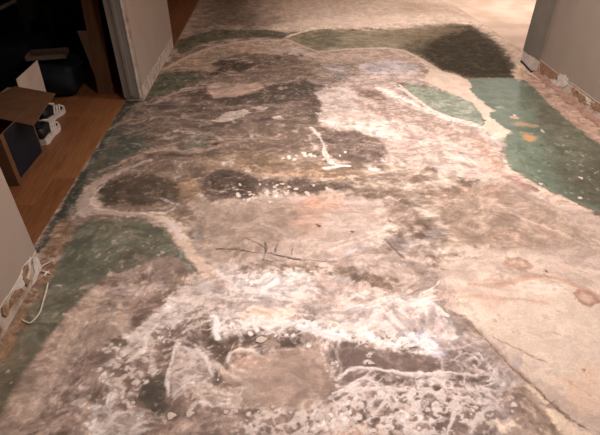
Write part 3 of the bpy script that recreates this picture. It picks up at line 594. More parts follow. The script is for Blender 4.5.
# centre stains
P_([(188, 212), (222, 203), (275, 200), (300, 215), (280, 245), (240, 262), (206, 262), (196, 240)], (164, 137, 120), (140, 115, 101), .8, .07)
P_([(440, 196), (470, 186), (505, 182), (560, 215), (590, 240), (545, 250), (490, 250), (446, 236)], (146, 118, 102), (166, 136, 118), .9, .06)
P_([(500, 190), (540, 205), (600, 230), (620, 260), (570, 255), (520, 232)], (168, 140, 124), (182, 152, 134), .6, .06)
P_([(384, 200), (398, 202), (414, 211), (424, 218), (412, 224), (398, 216)], (140, 114, 100), (160, 132, 118), .85, .03)
P_([(409, 226), (424, 222), (436, 230), (424, 239), (413, 237)], (104, 82, 70), (122, 98, 86), .95, .02); P_([(424, 230), (446, 230), (440, 238), (426, 238)], (132, 114, 108), None, .8, .02)
P_([(387, 240), (410, 238), (424, 246), (416, 254), (400, 253)], (124, 104, 96), (154, 134, 126), .9, .02); S([(386, 240), (395, 250), (406, 262)], 3, (98, 80, 72), op=.7)
P_([(317, 258), (350, 252), (380, 256), (410, 262), (400, 272), (370, 268), (330, 266)], (164, 138, 128), (190, 162, 150), .75, .04); S([(345, 256), (362, 247), (385, 242)], 5, (190, 172, 166), op=.7)
S([(330, 204), (368, 206), (405, 212)], 2.5, (164, 130, 116), op=.6); S([(352, 212), (385, 216), (410, 214)], 2.5, (166, 132, 118), op=.6); S([(330, 244), (365, 234), (395, 226)], 4, (212, 182, 166), op=.7)
S([(216, 248), (232, 249.5), (250, 251.5), (262, 253), (276, 255), (300, 259.5), (336, 262)], 1.8, (98, 80, 74), op=.75, brk=.2); S([(265, 240), (267, 250), (262, 261)], 1.8, (104, 84, 78), op=.7)
# white rinse
P_([(232, 284), (252, 274), (286, 272), (306, 278), (312, 288), (290, 296), (256, 298), (238, 296)], (226, 207, 197), (206, 182, 171), .5, .08)
P_([(316, 280), (352, 280), (388, 290), (400, 292), (380, 300), (350, 300), (318, 292)], (204, 168, 150), (186, 150, 134), .75, .04, tex='streak')
P_([(352, 308), (378, 300), (405, 297), (424, 298), (440, 312), (452, 328), (442, 340), (412, 338), (384, 336), (360, 326)], (212, 186, 176), (196, 168, 158), .85, .04)
P_([(402, 332), (418, 332), (440, 350), (452, 346), (458, 352), (444, 362), (430, 356), (412, 342)], (226, 212, 212), (206, 190, 190), .9, .02, h=.001)
P_([(240, 309), (262, 304), (300, 308), (296, 322), (270, 324), (246, 327)], (206, 166, 146), (222, 190, 172), .7, .03); S([(235, 328), (250, 324), (270, 326), (292, 322)], 4, (236, 214, 202), op=.8, amp=.7)
P_([(298, 308), (314, 305), (320, 316), (308, 324), (296, 320)], (140, 120, 114), (164, 140, 130), .85, .02)
S([(300, 329), (314, 330), (330, 335), (344, 339)], [6, 9, 8, 5], (246, 234, 226), op=.95, h=.001, brk=.8); S([(344, 336), (350, 341), (362, 339), (366, 333)], 3, (240, 222, 212), op=.9); blot(334, 325, 4, 3, (236, 212, 192))
S([(215, 318), (216.5, 328), (218, 337)], [6, 7, 6], (248, 236, 228), op=.98, h=.002, brk=.9)
S([(120, 356), (130, 345), (142, 330), (152, 318), (166, 306), (184, 296)], [6, 6, 7, 7, 7, 6], (214, 190, 178), (190, 164, 152), op=.8, amp=.7, h=.001)
S([(126, 364), (136, 358), (143, 350), (147, 335), (158, 326), (176, 318)], [5, 5, 5, 4, 4, 4], (226, 204, 190), op=.85, amp=.6, h=.001); S([(150, 320), (165, 322), (185, 312)], 4, (206, 182, 170), op=.7); S([(165, 335), (178, 325), (198, 316)], 3, (198, 174, 162), op=.7)
P_([(136, 306), (152, 300), (158, 308), (146, 322), (132, 328), (126, 320)], (122, 98, 88), None, .6, .03); P_([(152, 330), (168, 324), (172, 334), (160, 346), (150, 344)], (118, 95, 86), None, .7, .025)
# lower left
S([(100, 292), (76, 318), (56, 342), (38, 366), (26, 390), (14, 414), (0, 436)], [18, 20, 20, 20, 20, 20, 20], (178, 150, 134), (166, 138, 122), op=.85, amp=.25, brk=.9)
P_([(57, 370), (77, 359), (97, 352), (112, 358), (104, 370), (88, 374), (72, 378)], (118, 95, 86), (134, 110, 100), .8, .03)
P_([(110, 368), (128, 362), (146, 372), (144, 400), (128, 408), (112, 392)], (118, 95, 85), (140, 114, 103), .7, .03)
P_([(164, 332), (169, 322), (174, 332), (173, 350), (171, 368), (164, 372)], (104, 84, 75), None, .85, .02)
P_([(140, 392), (148, 378), (161, 370), (168, 380), (166, 400), (165, 414), (156, 418), (146, 408)], (92, 79, 70), (84, 71, 62), .95, .02)
S([(92, 432), (100, 420), (108, 410), (116, 402)], [4, 4, 4, 3], (196, 172, 160), op=.8); S([(104, 435), (110, 424), (120, 412)], [5, 5, 4], (212, 188, 176), op=.8)
P_([(112, 420), (122, 410), (138, 414), (144, 424), (140, 440), (110, 440)], (206, 182, 170), (184, 156, 144), .85, .02, h=.0015); S([(130, 432), (137, 424), (140, 416)], 5, (226, 206, 194), op=.9)
for x, y, r in [(152, 370, 5), (145, 361.5, 3.5), (132, 372, 2.5), (140, 376, 2.5), (103, 378, 3.5), (100, 370, 2), (112, 400, 2.5), (133, 403, 3), (138, 355, 2.5), (118, 384, 2.5), (124, 392, 2), (107, 352, 4), (113, 345, 3), (79, 403, 5), (85, 387, 4), (77, 416, 3)]:
    blot(x, y, r, r * .75, (212, 188, 174), None, .3, .6, .9, .001)
for x, y, r in [(52, 400, 7), (60, 408, 5), (70, 398, 6), (48, 415, 6), (78, 420, 6)]: blot(x, y, r, r * .8, (150, 124, 112), None, .3, .6, .5, ring=(124, 100, 90))
# pale lumps with bright edges
S([(168, 396), (168, 376), (174, 350), (182, 338), (196, 344), (208, 362), (212, 374), (202, 382), (186, 384), (172, 394)], 4, (222, 200, 188), op=.85, amp=.6, h=.001)
P_([(178, 352), (192, 346), (204, 362), (198, 376), (182, 378), (176, 368)], (176, 150, 138), (196, 172, 160), .7, .03)
S([(250, 372), (236, 368), (228, 361), (229, 354), (238, 350), (252, 351), (262, 355)], [4, 4, 4, 4, 4, 4, 3], (204, 178, 162), op=.95, h=.001, brk=.85); S([(214, 362), (226, 371), (240, 380), (252, 388)], [4, 5, 5, 4], (196, 170, 154), op=.9, h=.001, brk=.8)
P_([(236, 356), (254, 354), (266, 362), (258, 368), (240, 366)], (180, 146, 130), None, .85, .02)
P_([(212, 370), (226, 378), (238, 386), (214, 386)], (104, 83, 74), None, .85, .015); P_([(207, 338), (220, 336), (224, 350), (220, 362), (212, 358)], (98, 78, 69), None, .9, .015)
P_([(188, 395), (200, 388), (222, 387), (244, 391), (250, 396), (236, 405), (214, 408), (194, 404)], (176, 150, 136), (192, 166, 152), .8, .02, h=.001); S([(196, 402), (212, 406), (230, 403)], 3, (216, 192, 178), op=.8); S([(214, 392), (232, 394), (228, 400)], 4, (206, 182, 168), op=.7)
P_([(240, 334), (258, 326), (276, 330), (278, 340), (296, 338), (292, 345), (272, 350), (246, 344)], (100, 79, 70), None, .85, .02)
P_([(262, 336), (274, 332), (280, 344), (272, 352), (262, 346)], (166, 138, 126), None, .8, .02)
P_([(166, 420), (200, 412), (236, 416), (230, 440), (170, 440)], (148, 122, 110), None, .7, .04)
# dark smooth pieces and pale web, lower right
P_([(330, 341), (356, 339), (366, 352), (360, 368), (348, 378), (340, 374), (328, 362)], (118, 96, 89), (130, 106, 98), .9, .02)
P_([(376, 350), (402, 351), (424, 354), (437, 362), (432, 371), (400, 370), (386, 368), (374, 362)], (116, 93, 86), (128, 104, 96), .95, .015)
P_([(380, 372), (408, 375), (414, 381), (392, 383), (378, 380)], (112, 90, 82), None, .9, .015)
S([(338, 378), (348, 371), (358, 368), (372, 369), (386, 371), (418, 374), (450, 374), (476, 375)], [3, 4, 4, 3, 4, 5, 3, 3], (224, 200, 190), op=.95, h=.001, brk=.8)
S([(334, 394), (344, 388), (356, 380), (366, 378), (374, 384)], 3, (218, 194, 184), op=.9, h=.001); S([(336, 402), (352, 392), (360, 386)], 3, (214, 190, 180), op=.85)
blot(418, 374, 7, 3, (234, 212, 202), op=.95, h=.001); blot(370, 363, 4, 2, (230, 206, 196)); blot(371, 355, 3, 2, (230, 206, 196)); S([(332, 344), (338, 352), (342, 366), (340, 380)], 3, (196, 170, 158), op=.6)
for x, y, rx, ry in [(420, 394, 7, 3), (400, 392, 6, 2.5), (447, 402, 8, 2.4), (438, 400, 3.5, 2.6), (468, 406, 5, 2.4), (440, 391, 4.5, 2), (468, 381, 11, 2.8), (484, 380, 2.5, 3), (398, 410, 4, 2.2), (388, 404, 4, 2), (376, 396, 5, 2.4), (430, 410, 6, 2.4), (412, 420, 5, 2.4), (364, 404, 4, 2.2), (456, 414, 6, 2.2), (380, 418, 5, 2.6), (440, 424, 6, 3), (360, 416, 6, 4), (408, 402, 4, 2)]:
    blot(x, y, rx, ry, (110, 89, 81), (132, 108, 99), .35, .5, .9, -.0005)
for x, y, r in [(344, 408, 5), (346, 409, 2), (360, 396, 6), (335, 420, 5), (392, 402, 6), (372, 388, 5), (410, 390, 5), (430, 384, 5), (450, 388, 5), (404, 414, 5), (424, 404, 4), (384, 428, 5), (352, 424, 4)]:
    blot(x, y, r, r * .7, (176, 150, 140), None, .3, .5, .8, .001, ring=(226, 202, 192))
P_([(440, 346), (462, 340), (478, 350), (492, 368), (484, 376), (462, 372), (446, 366)], (134, 110, 102), (166, 142, 134), .8, .03)
P_([(330, 428), (352, 422), (386, 432), (380, 440), (326, 440)], (186, 150, 132), None, .8, .02)
# right: brown fringe under the tan edge
P_([(505, 396), (520, 386), (530, 396), (546, 414), (558, 436), (530, 440), (516, 420)], (140, 114, 100), (154, 128, 114), .8, .02)
S([(466, 320), (480, 334), (498, 352), (512, 366), (526, 379), (540, 392)], [7, 8, 8, 7, 6, 4], (146, 120, 108), op=.45, amp=.8)
for x, y, rx, ry, c in [(492, 190, 6, 3.4, (150, 104, 86)), (545, 227, 8, 6, (136, 102, 88)), (519, 265, 9, 5.5, (146, 106, 88)), (586, 298, 10, 5.5, (146, 94, 78)), (466, 189, 5, 2.2, (140, 102, 86)), (443, 196, 6, 2, (112, 80, 66)), (513, 236, 10, 5, (142, 110, 95))]:
    blot(x, y, rx, ry, (178, 142, 124), None, .5, .6, .4, ring=tuple(v + 16 for v in c)); blot(x + 1, y, rx * .4, ry * .4, (204, 170, 150), op=.6)
S([(470, 284), (495, 287), (520, 279), (545, 276), (568, 282), (590, 292)], [5, 7, 5, 5, 5, 4], (176, 132, 112), op=.6); S([(440, 298), (480, 296), (520, 300), (548, 304)], [4, 5, 5, 4], (190, 148, 128), op=.5)
S([(500, 205), (530, 222), (560, 232), (600, 252)], 4, (206, 178, 160), op=.5); S([(470, 200), (500, 208), (520, 220)], 4, (150, 124, 110), op=.45)
#ENDSTAINS

# trowel ridges: pale wandering lines and darker hollows between them
V1 = fbm(QX + .05 * NZ['a'], QY * 1.5, 3.2, 3, 301, .5); V2 = fbm(QX, QY * 1.5 + .04 * NZ['a'], 5.5, 3, 311, .5)
vein = np.maximum(np.exp(-(V1 / .045) ** 2), .8 * np.exp(-((V2 - .12) / .05) ** 2)) * sstep(-.35, .35, NZ['d'] + .5 * NZ['a'])
# how blotchy each area is
ALLP = [(-60, 470), (-60, -10), (700, -10), (700, 470)]
region([(150, 60), (200, 30), (520, 20), (900, -40), (150, -60)], .35, 0)
region([(90, 300), (200, 270), (440, 290), (500, 350), (540, 450), (30, 450)], .85, .4)
region([(110, 180), (200, 90), (330, 60), (430, 90), (490, 140), (420, 200), (200, 200)], .75, .25)
region([(440, 270), (520, 200), (640, 230), (660, 460), (580, 450), (480, 330)], .22, 0, .08)
region([(430, 190), (500, 175), (640, 240), (640, 290), (480, 290), (430, 240)], .5, .1)
region([(195, 205), (260, 198), (385, 196), (385, 245), (300, 262), (210, 262)], .45, .1, .1)
region(G1, .30, .05, .03); region(G4, .55, .08, .05)
region([(286, 37), (334, 28), (440, 24), (486, 35), (514, 65), (516, 79), (455, 74), (395, 47), (320, 51)], .6, .05, .08)
region([(430, 40), (470, 26), (500, 47), (516, 79), (455, 74)], .3, 0, .1)
region([(100, 190), (150, 174), (182, 190), (150, 204)], .35, .1, .06)
region([(235, 365), (310, 345), (340, 380), (320, 408), (240, 402)], .5, .15, .06)
region([(335, 348), (432, 356), (440, 368), (350, 382)], .35, .1, .04)
region([(143, 380), (168, 375), (164, 416), (146, 408)], .35, .1, .03)
T0 = fbm(QX, QY * 1.6, 4.2, 3, 281, .6)
TT = T1 + .35 * T0 + .25 * T2
two = sstep(-.07, .09, TT) - .5; two2 = sstep(-.08, .08, T2 + .5 * T1) - .5
mot = np.exp(STR * (.22 * T0 + .20 * two + .14 * two2 + .30 * T1 + .24 * T2 + .10 * T3 + .12 * np.exp(-((TT - .07) / .05) ** 2))) * (1 + .04 * NZ['e'])
fk = np.clip(FLK, 0, 1) * sstep(.30, .44, T2 * .6 + T3 * .35 + .4 * T1)
ALB = ALB * (1 - fk[..., None] * .8) + lin((222, 196, 184)) * fk[..., None] * .8
dk = np.clip(STR - .3, 0, 1) * sstep(.26, .6, -T2 * .5 - T3 * .25 - .5 * T1)
ALB = ALB * (1 - dk[..., None] * .55) + lin((104, 82, 74)) * dk[..., None] * .55
HGT += .0008 * fk
vn = vein * np.clip(STR - .25, 0, 1) * .55
ALB = ALB * (1 - vn[..., None]) + np.clip(ALB * 1.45, 0, .8) * vn[..., None]; HGT += .0007 * vn
ALB = np.clip(ALB * np.clip(mot, .45, 1.6)[..., None] * (np.array([1.0, 1.01, .97]) + np.array([0, .02, .16]) * np.clip(ALB.mean(-1, keepdims=True), 0, .8)), 0, .9)

# ---- crisp last pass: splashes, dots and threads of old thinset that lie on top of everything
def dots(px, num, r, c, seed, ar=(.55, .95), op=.95, h=.0012):
    rnd_ = random.Random(seed); xs = [p[0] for p in px]; ys = [p[1] for p in px]; Q = np.array(px, float); k = 0; tr = 0
    while k < num and tr < num * 40:
        tr += 1; x = rnd_.uniform(min(xs), max(xs)); y = rnd_.uniform(min(ys), max(ys))
        if poly_sd(np.array([x]), np.array([y]), Q)[0] < 0: continue
        rr = r[0] + (r[1] - r[0]) * rnd_.random() ** 2.2; j = rnd_.uniform(-14, 10)
        blot(x, y, rr, rr * rnd_.uniform(*ar), tuple(v + j for v in c), None, .22, .7, op, h); k += 1
def web(px, c, thr, field, op=.9, h=.0012, soft=.05):
    Pq = floor_pts(px); w = window(Pq, .1); X, Y = SX[w], SY[w]
    a = sstep(-soft, soft, poly_sd(X, Y, Pq) + .04 * NZ['b'][w]) * sstep(thr, thr + .1, field[w]) * op
    blend(w, a, c, None, 'c', h)
WHT = (232, 210, 199)
LACE2 = [(326, 412), (338, 396), (352, 384), (372, 378), (410, 382), (450, 378), (484, 382), (500, 396), (492, 420), (470, 440), (330, 440)]
thin = RG - .35 * np.clip(NZ['b'], -.6, .6) - .25 * np.clip(NZ['a'], -.6, .6)
web(LACE2, WHT, .70, thin, .8)
web([(250, 410), (320, 404), (340, 420), (330, 440), (240, 440)], (224, 200, 188), .66, thin, .8)
web([(440, 340), (480, 345), (510, 380), (500, 400), (460, 380)], (214, 192, 184), .72, thin, .6)
web([(112, 405), (146, 408), (150, 440), (100, 440)], (222, 200, 188), .62, thin, .75)
web([(120, 352), (150, 322), (190, 300), (215, 300), (200, 330), (168, 352), (135, 374)], (218, 196, 184), .68, thin, .7)
web([(170, 348), (200, 345), (214, 372), (190, 392), (170, 396)], (216, 192, 180), .72, thin, .6)
web([(210, 318), (300, 312), (380, 328), (440, 340), (438, 352), (380, 346), (300, 336), (215, 332)], (240, 222, 212), .64, thin, .8)
dots([(108, 356), (138, 342), (150, 372), (140, 408), (114, 404)], 34, (1.1, 4.0), (216, 193, 179), 61)
dots([(112, 350), (168, 304), (196, 300), (186, 326), (150, 350), (130, 362)], 40, (1.0, 3.6), (224, 202, 190), 62)
dots([(234, 408), (336, 404), (352, 440), (226, 440)], 40, (1.2, 4.6), (226, 203, 190), 63)
dots([(330, 396), (420, 380), (474, 398), (466, 440), (336, 440)], 60, (1.2, 4.4), (234, 212, 201), 64)
dots([(452, 345), (486, 352), (518, 388), (504, 436), (474, 424), (470, 380)], 34, (1.1, 3.2), (216, 195, 187), 65)
dots([(232, 318), (300, 320), (380, 332), (436, 336), (440, 348), (360, 346), (300, 336), (236, 332)], 34, (1.2, 3.8), (242, 224, 214), 66)
dots([(190, 392), (246, 392), (250, 412), (190, 412)], 16, (1.0, 3.2), (210, 187, 173), 67)
dots([(322, 352), (346, 350), (350, 392), (326, 392)], 7, (1.2, 2.8), (236, 214, 203), 68)
dots([(232, 182), (275, 182), (345, 186), (300, 196), (262, 202), (240, 200)], 22, (1.0, 2.6), (226, 203, 187), 69)
dots([(280, 152), (345, 152), (345, 162), (280, 162)], 10, (1.0, 2.6), (240, 216, 200), 70)
dots([(40, 384), (96, 376), (110, 420), (60, 435), (36, 430)], 18, (1.0, 3.2), (184, 160, 147), 71, op=.75)
dots([(100, 226), (150, 228), (182, 262), (150, 262), (90, 280)], 22, (.8, 2.0), (170, 154, 136), 72, op=.8)
dots([(160, 95), (320, 84), (320, 128), (170, 132)], 16, (.8, 2.4), (178, 152, 136), 73, op=.7)
dots([(505, 100), (560, 130), (600, 165), (600, 205), (545, 185), (515, 165)], 24, (.7, 1.6), (156, 156, 138), 74, op=.7)
dots([(515, 140), (560, 140), (600, 170), (600, 205), (545, 185), (518, 165)], 22, (.8, 2.2), (76, 70, 58), 75, op=.7, h=0)
dots([(200, 270), (330, 262), (420, 280), (420, 320), (250, 318), (200, 300)], 44, (1.0, 3.4), (170, 140, 126), 76, op=.6, h=-.0005)
dots([(120, 360), (150, 345), (210, 330), (210, 345), (150, 375), (120, 400)], 24, (1.2, 3.6), (104, 84, 75), 77, op=.65, h=-.0005)
dots([(335, 410), (420, 384), (490, 390), (480, 425), (340, 438)], 34, (1.4, 5.0), (112, 91, 83), 78, ar=(.35, .6), op=.85, h=-.0008)
dots([(455, 345), (490, 358), (505, 395), (480, 410), (462, 380)], 18, (1.0, 3.0), (110, 90, 83), 79, op=.7, h=-.0006)
dots([(480, 255), (590, 240), (598, 330), (598, 410), (545, 370), (485, 320)], 30, (.7, 2.2), (178, 142, 122), 80, op=.55, h=0)
dots([(330, 96), (420, 104), (480, 135), (470, 160), (400, 150), (340, 120)], 30, (1.0, 3.4), (158, 127, 113), 81, op=.6, h=0)
for pts, wd in [([(338, 378), (348, 371), (358, 368), (372, 369), (392, 372), (418, 374), (450, 374), (476, 375)], 2.6), ([(334, 394), (346, 387), (357, 380), (366, 378)], 2.4), ([(336, 404), (350, 394), (360, 388), (372, 386)], 2.2), ([(380, 388), (410, 390), (440, 396), (470, 398)], 2),
                ([(300, 329), (314, 331), (330, 335), (344, 339), (352, 341), (364, 337)], 4), ([(424, 300), (434, 304), (441, 309), (447, 315)], 3.4), ([(424, 294), (432, 287), (440, 281)], 1.6), ([(313, 129), (320, 137), (325, 147), (327, 157), (333, 164), (344, 166)], 2.0),
                ([(127, 363), (136, 357), (143, 349), (148, 334), (158, 324)], 3), ([(228, 361), (229, 354), (238, 350), (252, 351)], 2.6), ([(168, 394), (168, 376), (173, 352)], 2.4), ([(198, 350), (208, 364), (211, 374)], 2.4), ([(196, 403), (212, 407), (230, 404)], 2.2)]:
    S(pts, wd, WHT, op=.85, amp=.5, h=.0012, brk=.45, soft=.3)
S([(215, 319), (216.5, 328), (218, 337)], [4, 6, 5], (246, 232, 224), op=.98, amp=.3, h=.002, brk=.95, soft=.3)
for pts in [[(216, 248.5), (232, 249.5), (250, 251)], [(268, 252.5), (280, 256), (301, 259.5)], [(245, 238), (256, 242), (267, 248)], [(265, 243), (266, 253)], [(277, 243), (275, 251)], [(262, 260), (272, 263)]]:
    S(pts, 1.6, (86, 68, 61), op=.85, amp=.5, h=-.001, brk=.3, soft=.3)
# crisp feathered edges of the skim against the green, and the pale trowel ridges
E1 = (206, 174, 153)
S([(166, 68), (190, 55.5), (215, 46.5), (250, 41), (287, 39.5), (304, 47), (320, 52), (350, 49), (380, 47.5), (405, 51), (424, 61), (440, 71.5), (458, 76)], [5, 5, 4, 4, 4, 4, 4, 4, 4, 4, 5, 6, 6], E1, op=.9, amp=.5, h=.001, brk=.7, soft=.3)
S([(287, 37), (300, 32.5), (318, 28.5), (334, 28.5)], 3.4, (232, 206, 180), op=.9, amp=.5, brk=.6, soft=.3)
P_([(430, 68), (452, 75), (468, 79), (472, 87), (463, 92), (478, 99), (487, 106), (495, 111), (487, 114), (500, 125), (509, 132), (506, 138), (494, 137), (484, 127), (482, 114), (474, 104), (456, 95), (440, 88), (424, 82)], (232, 202, 180), (216, 184, 164), .9, .012, .014, h=.001, er=.15)
S([(400, 85), (414, 98), (430, 109), (448, 117), (470, 122), (486, 129)], [3, 4, 4, 4, 4, 5], (236, 210, 193), op=.9, amp=.5, h=.001, brk=.6, soft=.3)
S([(170, 72), (196, 69), (214, 71), (236, 75)], 3, (176, 144, 122), op=.75, brk=.4); S([(152, 104), (166, 97), (180, 92), (202, 88)], [3, 4, 4, 3], (170, 144, 127), op=.8, brk=.4)
S([(126, 108), (146, 103), (158, 104)], 3, (150, 126, 110), op=.7, brk=.3); S([(112, 127), (130, 120), (156, 116), (182, 118), (210, 121)], [3, 3, 3, 3, 3], (160, 134, 118), op=.7, brk=.2)
S([(128, 138), (150, 130), (172, 126), (196, 129)], 3, (146, 121, 106), op=.7, brk=.2); S([(158, 148), (176, 151), (200, 151), (222, 145), (236, 141)], 3, (166, 139, 122), op=.75, brk=.3)
S([(225, 143), (246, 139), (266, 137)], 3, (172, 146, 130), op=.6, brk=.3); S([(262, 80), (290, 76), (316, 77)], 4, (160, 132, 115), op=.7, brk=.3); S([(250, 72), (280, 68), (312, 66)], 3, (150, 122, 105), op=.6, brk=.3)
S([(216, 92), (240, 88), (262, 85)], 5, (190, 154, 134), op=.75, brk=.5)
S([(146, 161), (126, 169), (108, 177), (93, 187), (85, 198), (84, 207), (96, 211.5), (122, 214), (148, 216)], [3, 4, 6, 7, 8, 8, 6, 5, 4], (182, 155, 139), op=.85, amp=.5, h=.001, brk=.6, soft=.35)
S([(148, 215), (164, 219), (175, 229), (183, 242), (193, 255), (205, 268)], [4, 6, 7, 7, 6, 7], (208, 177, 156), op=.85, amp=.5, h=.001, brk=.6, soft=.35)
S([(166, 221), (176, 231), (182, 238)], 4, (216, 198, 194), op=.7); S([(186, 200), (206, 206), (218, 214)], 5, (176, 146, 126), op=.5)
for pts, wd in [([(176, 344), (190, 350), (196, 360), (188, 366)], 4), ([(150, 318), (166, 312), (184, 306)], 4), ([(190, 300), (214, 296), (236, 300)], 5), ([(130, 340), (142, 326), (156, 316)], 3.5), ([(196, 352), (206, 356)], 4), ([(180, 384), (192, 378), (204, 376)], 3), ([(108, 426), (118, 414), (128, 410)], 3.5), ([(96, 434), (104, 422)], 3)]:
    S(pts, wd, (222, 201, 191), op=.75, amp=.7, h=.001, brk=.3)
S(seam, [1, 1.4, 1.6, 1.6, 2, 2, 2.2, 2.2, 2.2, 1], (120, 92, 78), op=.75, amp=.7, h=-.0015, brk=.1, soft=.3)
S([(492, 336), (506, 343), (522, 351), (534, 358), (546, 363)], [1.2, 1.4, 1.8, 2, 1.4], (158, 122, 104), op=.7, amp=.8, brk=0, soft=.3)
HGT += .0004 * NZ['c']
HGT = np.clip(HGT, -.004, .006)

def floor_material():
    m = bpy.data.materials.new('stained_slab'); m.use_nodes = True
    nt = m.node_tree; N = nt.nodes; Lk = nt.links; b = N['Principled BSDF']
    b.inputs['Specular IOR Level'].default_value = 0.25
    at = N.new('ShaderNodeAttribute'); at.attribute_name = 'albedo'
    ar = N.new('ShaderNodeAttribute'); ar.attribute_name = 'rough'
    tc = N.new('ShaderNodeTexCoord')
    nz = N.new('ShaderNodeTexNoise'); nz.inputs['Scale'].default_value = 110; nz.inputs['Detail'].default_value = 5; nz.inputs['Roughness'].default_value = .65
    Lk.new(tc.outputs['Object'], nz.inputs['Vector'])
    mr = N.new('ShaderNodeMapRange'); mr.inputs[1].default_value = .3; mr.inputs[2].default_value = .7; mr.inputs[3].default_value = .86; mr.inputs[4].default_value = 1.14
    Lk.new(nz.outputs[0], mr.inputs[0])
    mx = N.new('ShaderNodeVectorMath'); mx.operation = 'SCALE'
    Lk.new(at.outputs['Color'], mx.inputs[0]); Lk.new(mr.outputs[0], mx.inputs['Scale'])
    Lk.new(mx.outputs[0], b.inputs['Base Color']); Lk.new(ar.outputs['Fac'], b.inputs['Roughness'])
    bp = N.new('ShaderNodeBump'); bp.inputs['Strength'].default_value = .35; bp.inputs['Distance'].default_value = .002
    Lk.new(nz.outputs[0], bp.inputs['Height']); Lk.new(bp.outputs[0], b.inputs['Normal'])
    return m
def grid_mesh(name, X, Y, Z, colr, rgh):
    ny, nx = X.shape; n = nx * ny
    me = bpy.data.meshes.new(name)
    idx = np.arange(n).reshape(ny, nx)
    q = np.stack([idx[:-1, :-1], idx[:-1, 1:], idx[1:, 1:], idx[1:, :-1]], -1).reshape(-1, 4)
    me.vertices.add(n); me.vertices.foreach_set('co', np.stack([X, Y, Z], -1).astype(np.float32).ravel())
    me.loops.add(q.size); me.loops.foreach_set('vertex_index', q.astype(np.int32).ravel())
    me.polygons.add(len(q)); me.polygons.foreach_set('loop_start', np.arange(0, q.size, 4, dtype=np.int32))
    me.polygons.foreach_set('loop_total', np.full(len(q), 4, np.int32))
    me.polygons.foreach_set('use_smooth', np.ones(len(q), bool))
    me.update(calc_edges=True)
    ca = me.attributes.new('albedo', 'FLOAT_COLOR', 'POINT')
    ca.data.foreach_set('color', np.concatenate([colr, np.ones(X.shape + (1,))], -1).astype(np.float32).ravel())
    ra = me.attributes.new('rough', 'FLOAT', 'POINT'); ra.data.foreach_set('value', rgh.astype(np.float32).ravel())
    return me
M_SLAB = floor_material()
floor = struct('floor', grid_mesh('floor', PX, PY, HGT, ALB, RGH), M_SLAB)
# the slab goes on beyond the right wall
EX, EY = np.meshgrid(axis([(2.9, 7.0, .05)]), axis([(4.4, 10.6, .05)]))
k = sstep(-.5, .5, fbm(EX, EY, 3, 5, 7))[..., None]
floor_b = struct('floor_beyond', grid_mesh('floor_beyond', EX, EY, np.zeros_like(EX), lin((196, 164, 142)) * (1 - k) + lin((214, 182, 160)) * k, np.full(EX.shape, .85)), M_SLAB)

# ------------------------------------------------------------------ room shell
def wall(name, a, b, m, bevel=0.0): return struct(name, box(a, b, bevel), m)
rnd = random.Random(3)
def ragged_skin(name, P0, P1, z0, z1, off, m, parent, amp=.012, n=26, seed=1, edge=None):
    """paint skin on a vertical wall face between ground points P0,P1, ragged lower edge"""
    r = random.Random(seed); P0 = Vector((*P0, 0)); P1 = Vector((*P1, 0)); pts = []
    for i in range(n + 1):
        t = i / n; z = z0 + r.uniform(-amp, amp)
        pts.append(P0.lerp(P1, t) + Vector((0, 0, z)))
    bm = prism(pts + [P1 + Vector((0, 0, z1)), P0 + Vector((0, 0, z1))], (*off, 0))
    o = obj(name, bm, m, parent)
    if edge:
        k = bmesh.new()
        tube([p + Vector((*off, 0)) for p in pts], .0035, 5, k)
        obj('paint_edge', k, edge, o)
    return o
def torn(parent, pts, n_off, m, name='torn_patch'):
    """a low torn patch standing a little proud of the wall"""
    r = random.Random(len(pts) * 7 + int(abs(pts[0][2]) * 9000)); q = []; n = len(pts)
    for i in range(n):
        a, b = Vector(pts[i]), Vector(pts[(i + 1) % n]); L = (b - a).length
        for k in range(4):
            p = a.lerp(b, k / 4); q.append(p + Vector((0, r.uniform(-.09, .09) * L, r.uniform(-.09, .09) * L)))
    bm = prism(q, n_off); return obj(name, bm, m, parent)

# near left wall
wl = wall('wall_left', (-1.31, -1.6, 0), (-1.2, 1.86, CEIL), M_PLASTER)
ragged_skin('paint_skin', (-1.2, -1.6), (-1.2, 1.86), .115, CEIL, (.004, 0), M_WALL, wl, .005, 60, 4, M_EDGE)
def wl_pts(px): return [on_x(x, y, -1.198) for x, y in px]
torn(wl, wl_pts([(32, 256), (38, 258), (41, 267), (36, 282), (31, 286), (34, 272)]), (.003, 0, 0), M_PLASTERW, 'plaster_patch')
torn(wl, wl_pts([(14, 284), (22, 268), (30, 257), (31, 270), (27, 283), (18, 294), (12, 298)]), (.003, 0, 0), M_PLASTERW, 'plaster_patch')
torn(wl, wl_pts([(22, 268), (27, 262), (28, 270), (25, 277), (29, 281), (27, 287), (22, 280)]), (.005, 0, 0), M_TORN)
torn(wl, wl_pts([(13, 292), (20, 288), (24, 291), (18, 296), (14, 302), (9, 309), (10, 300)]), (.005, 0, 0), M_TORN)
torn(wl, wl_pts([(1, 306), (6, 305), (9, 310), (7, 316), (2, 315)]), (.005, 0, 0), M_TORN)
torn(wl, wl_pts([(-6, 330), (-1, 326), (2, 331), (-4, 340)]), (.005, 0, 0), M_TORN)
# header and pier between the openings
wall('wall_header', (-1.31, 1.86, 2.06), (-1.2, 4.1, CEIL), M_WALL)
wp = wall('wall_pier', (-1.31, 4.1, 0), (-1.155, 5.75, CEIL), M_PLASTER)
ragged_skin('paint_skin', (-1.155, 4.104), (-1.155, 5.75), .125, CEIL, (.005, 0), M_WALL, wp, .012, 40, 9, M_EDGE)
t1 = struct('trim_1', box((-1.318, 4.082, 0.03), (-1.182, 4.1, 2.06), .003), M_TRIM)
obj('bead', box((-1.186, 4.078, 0.03), (-1.172, 4.1, 2.06), .003), M_EDGE, t1)
obj('stop', box((-1.262, 4.072, 0.05), (-1.232, 4.084, 2.06), .003), M_TRIM, t1)
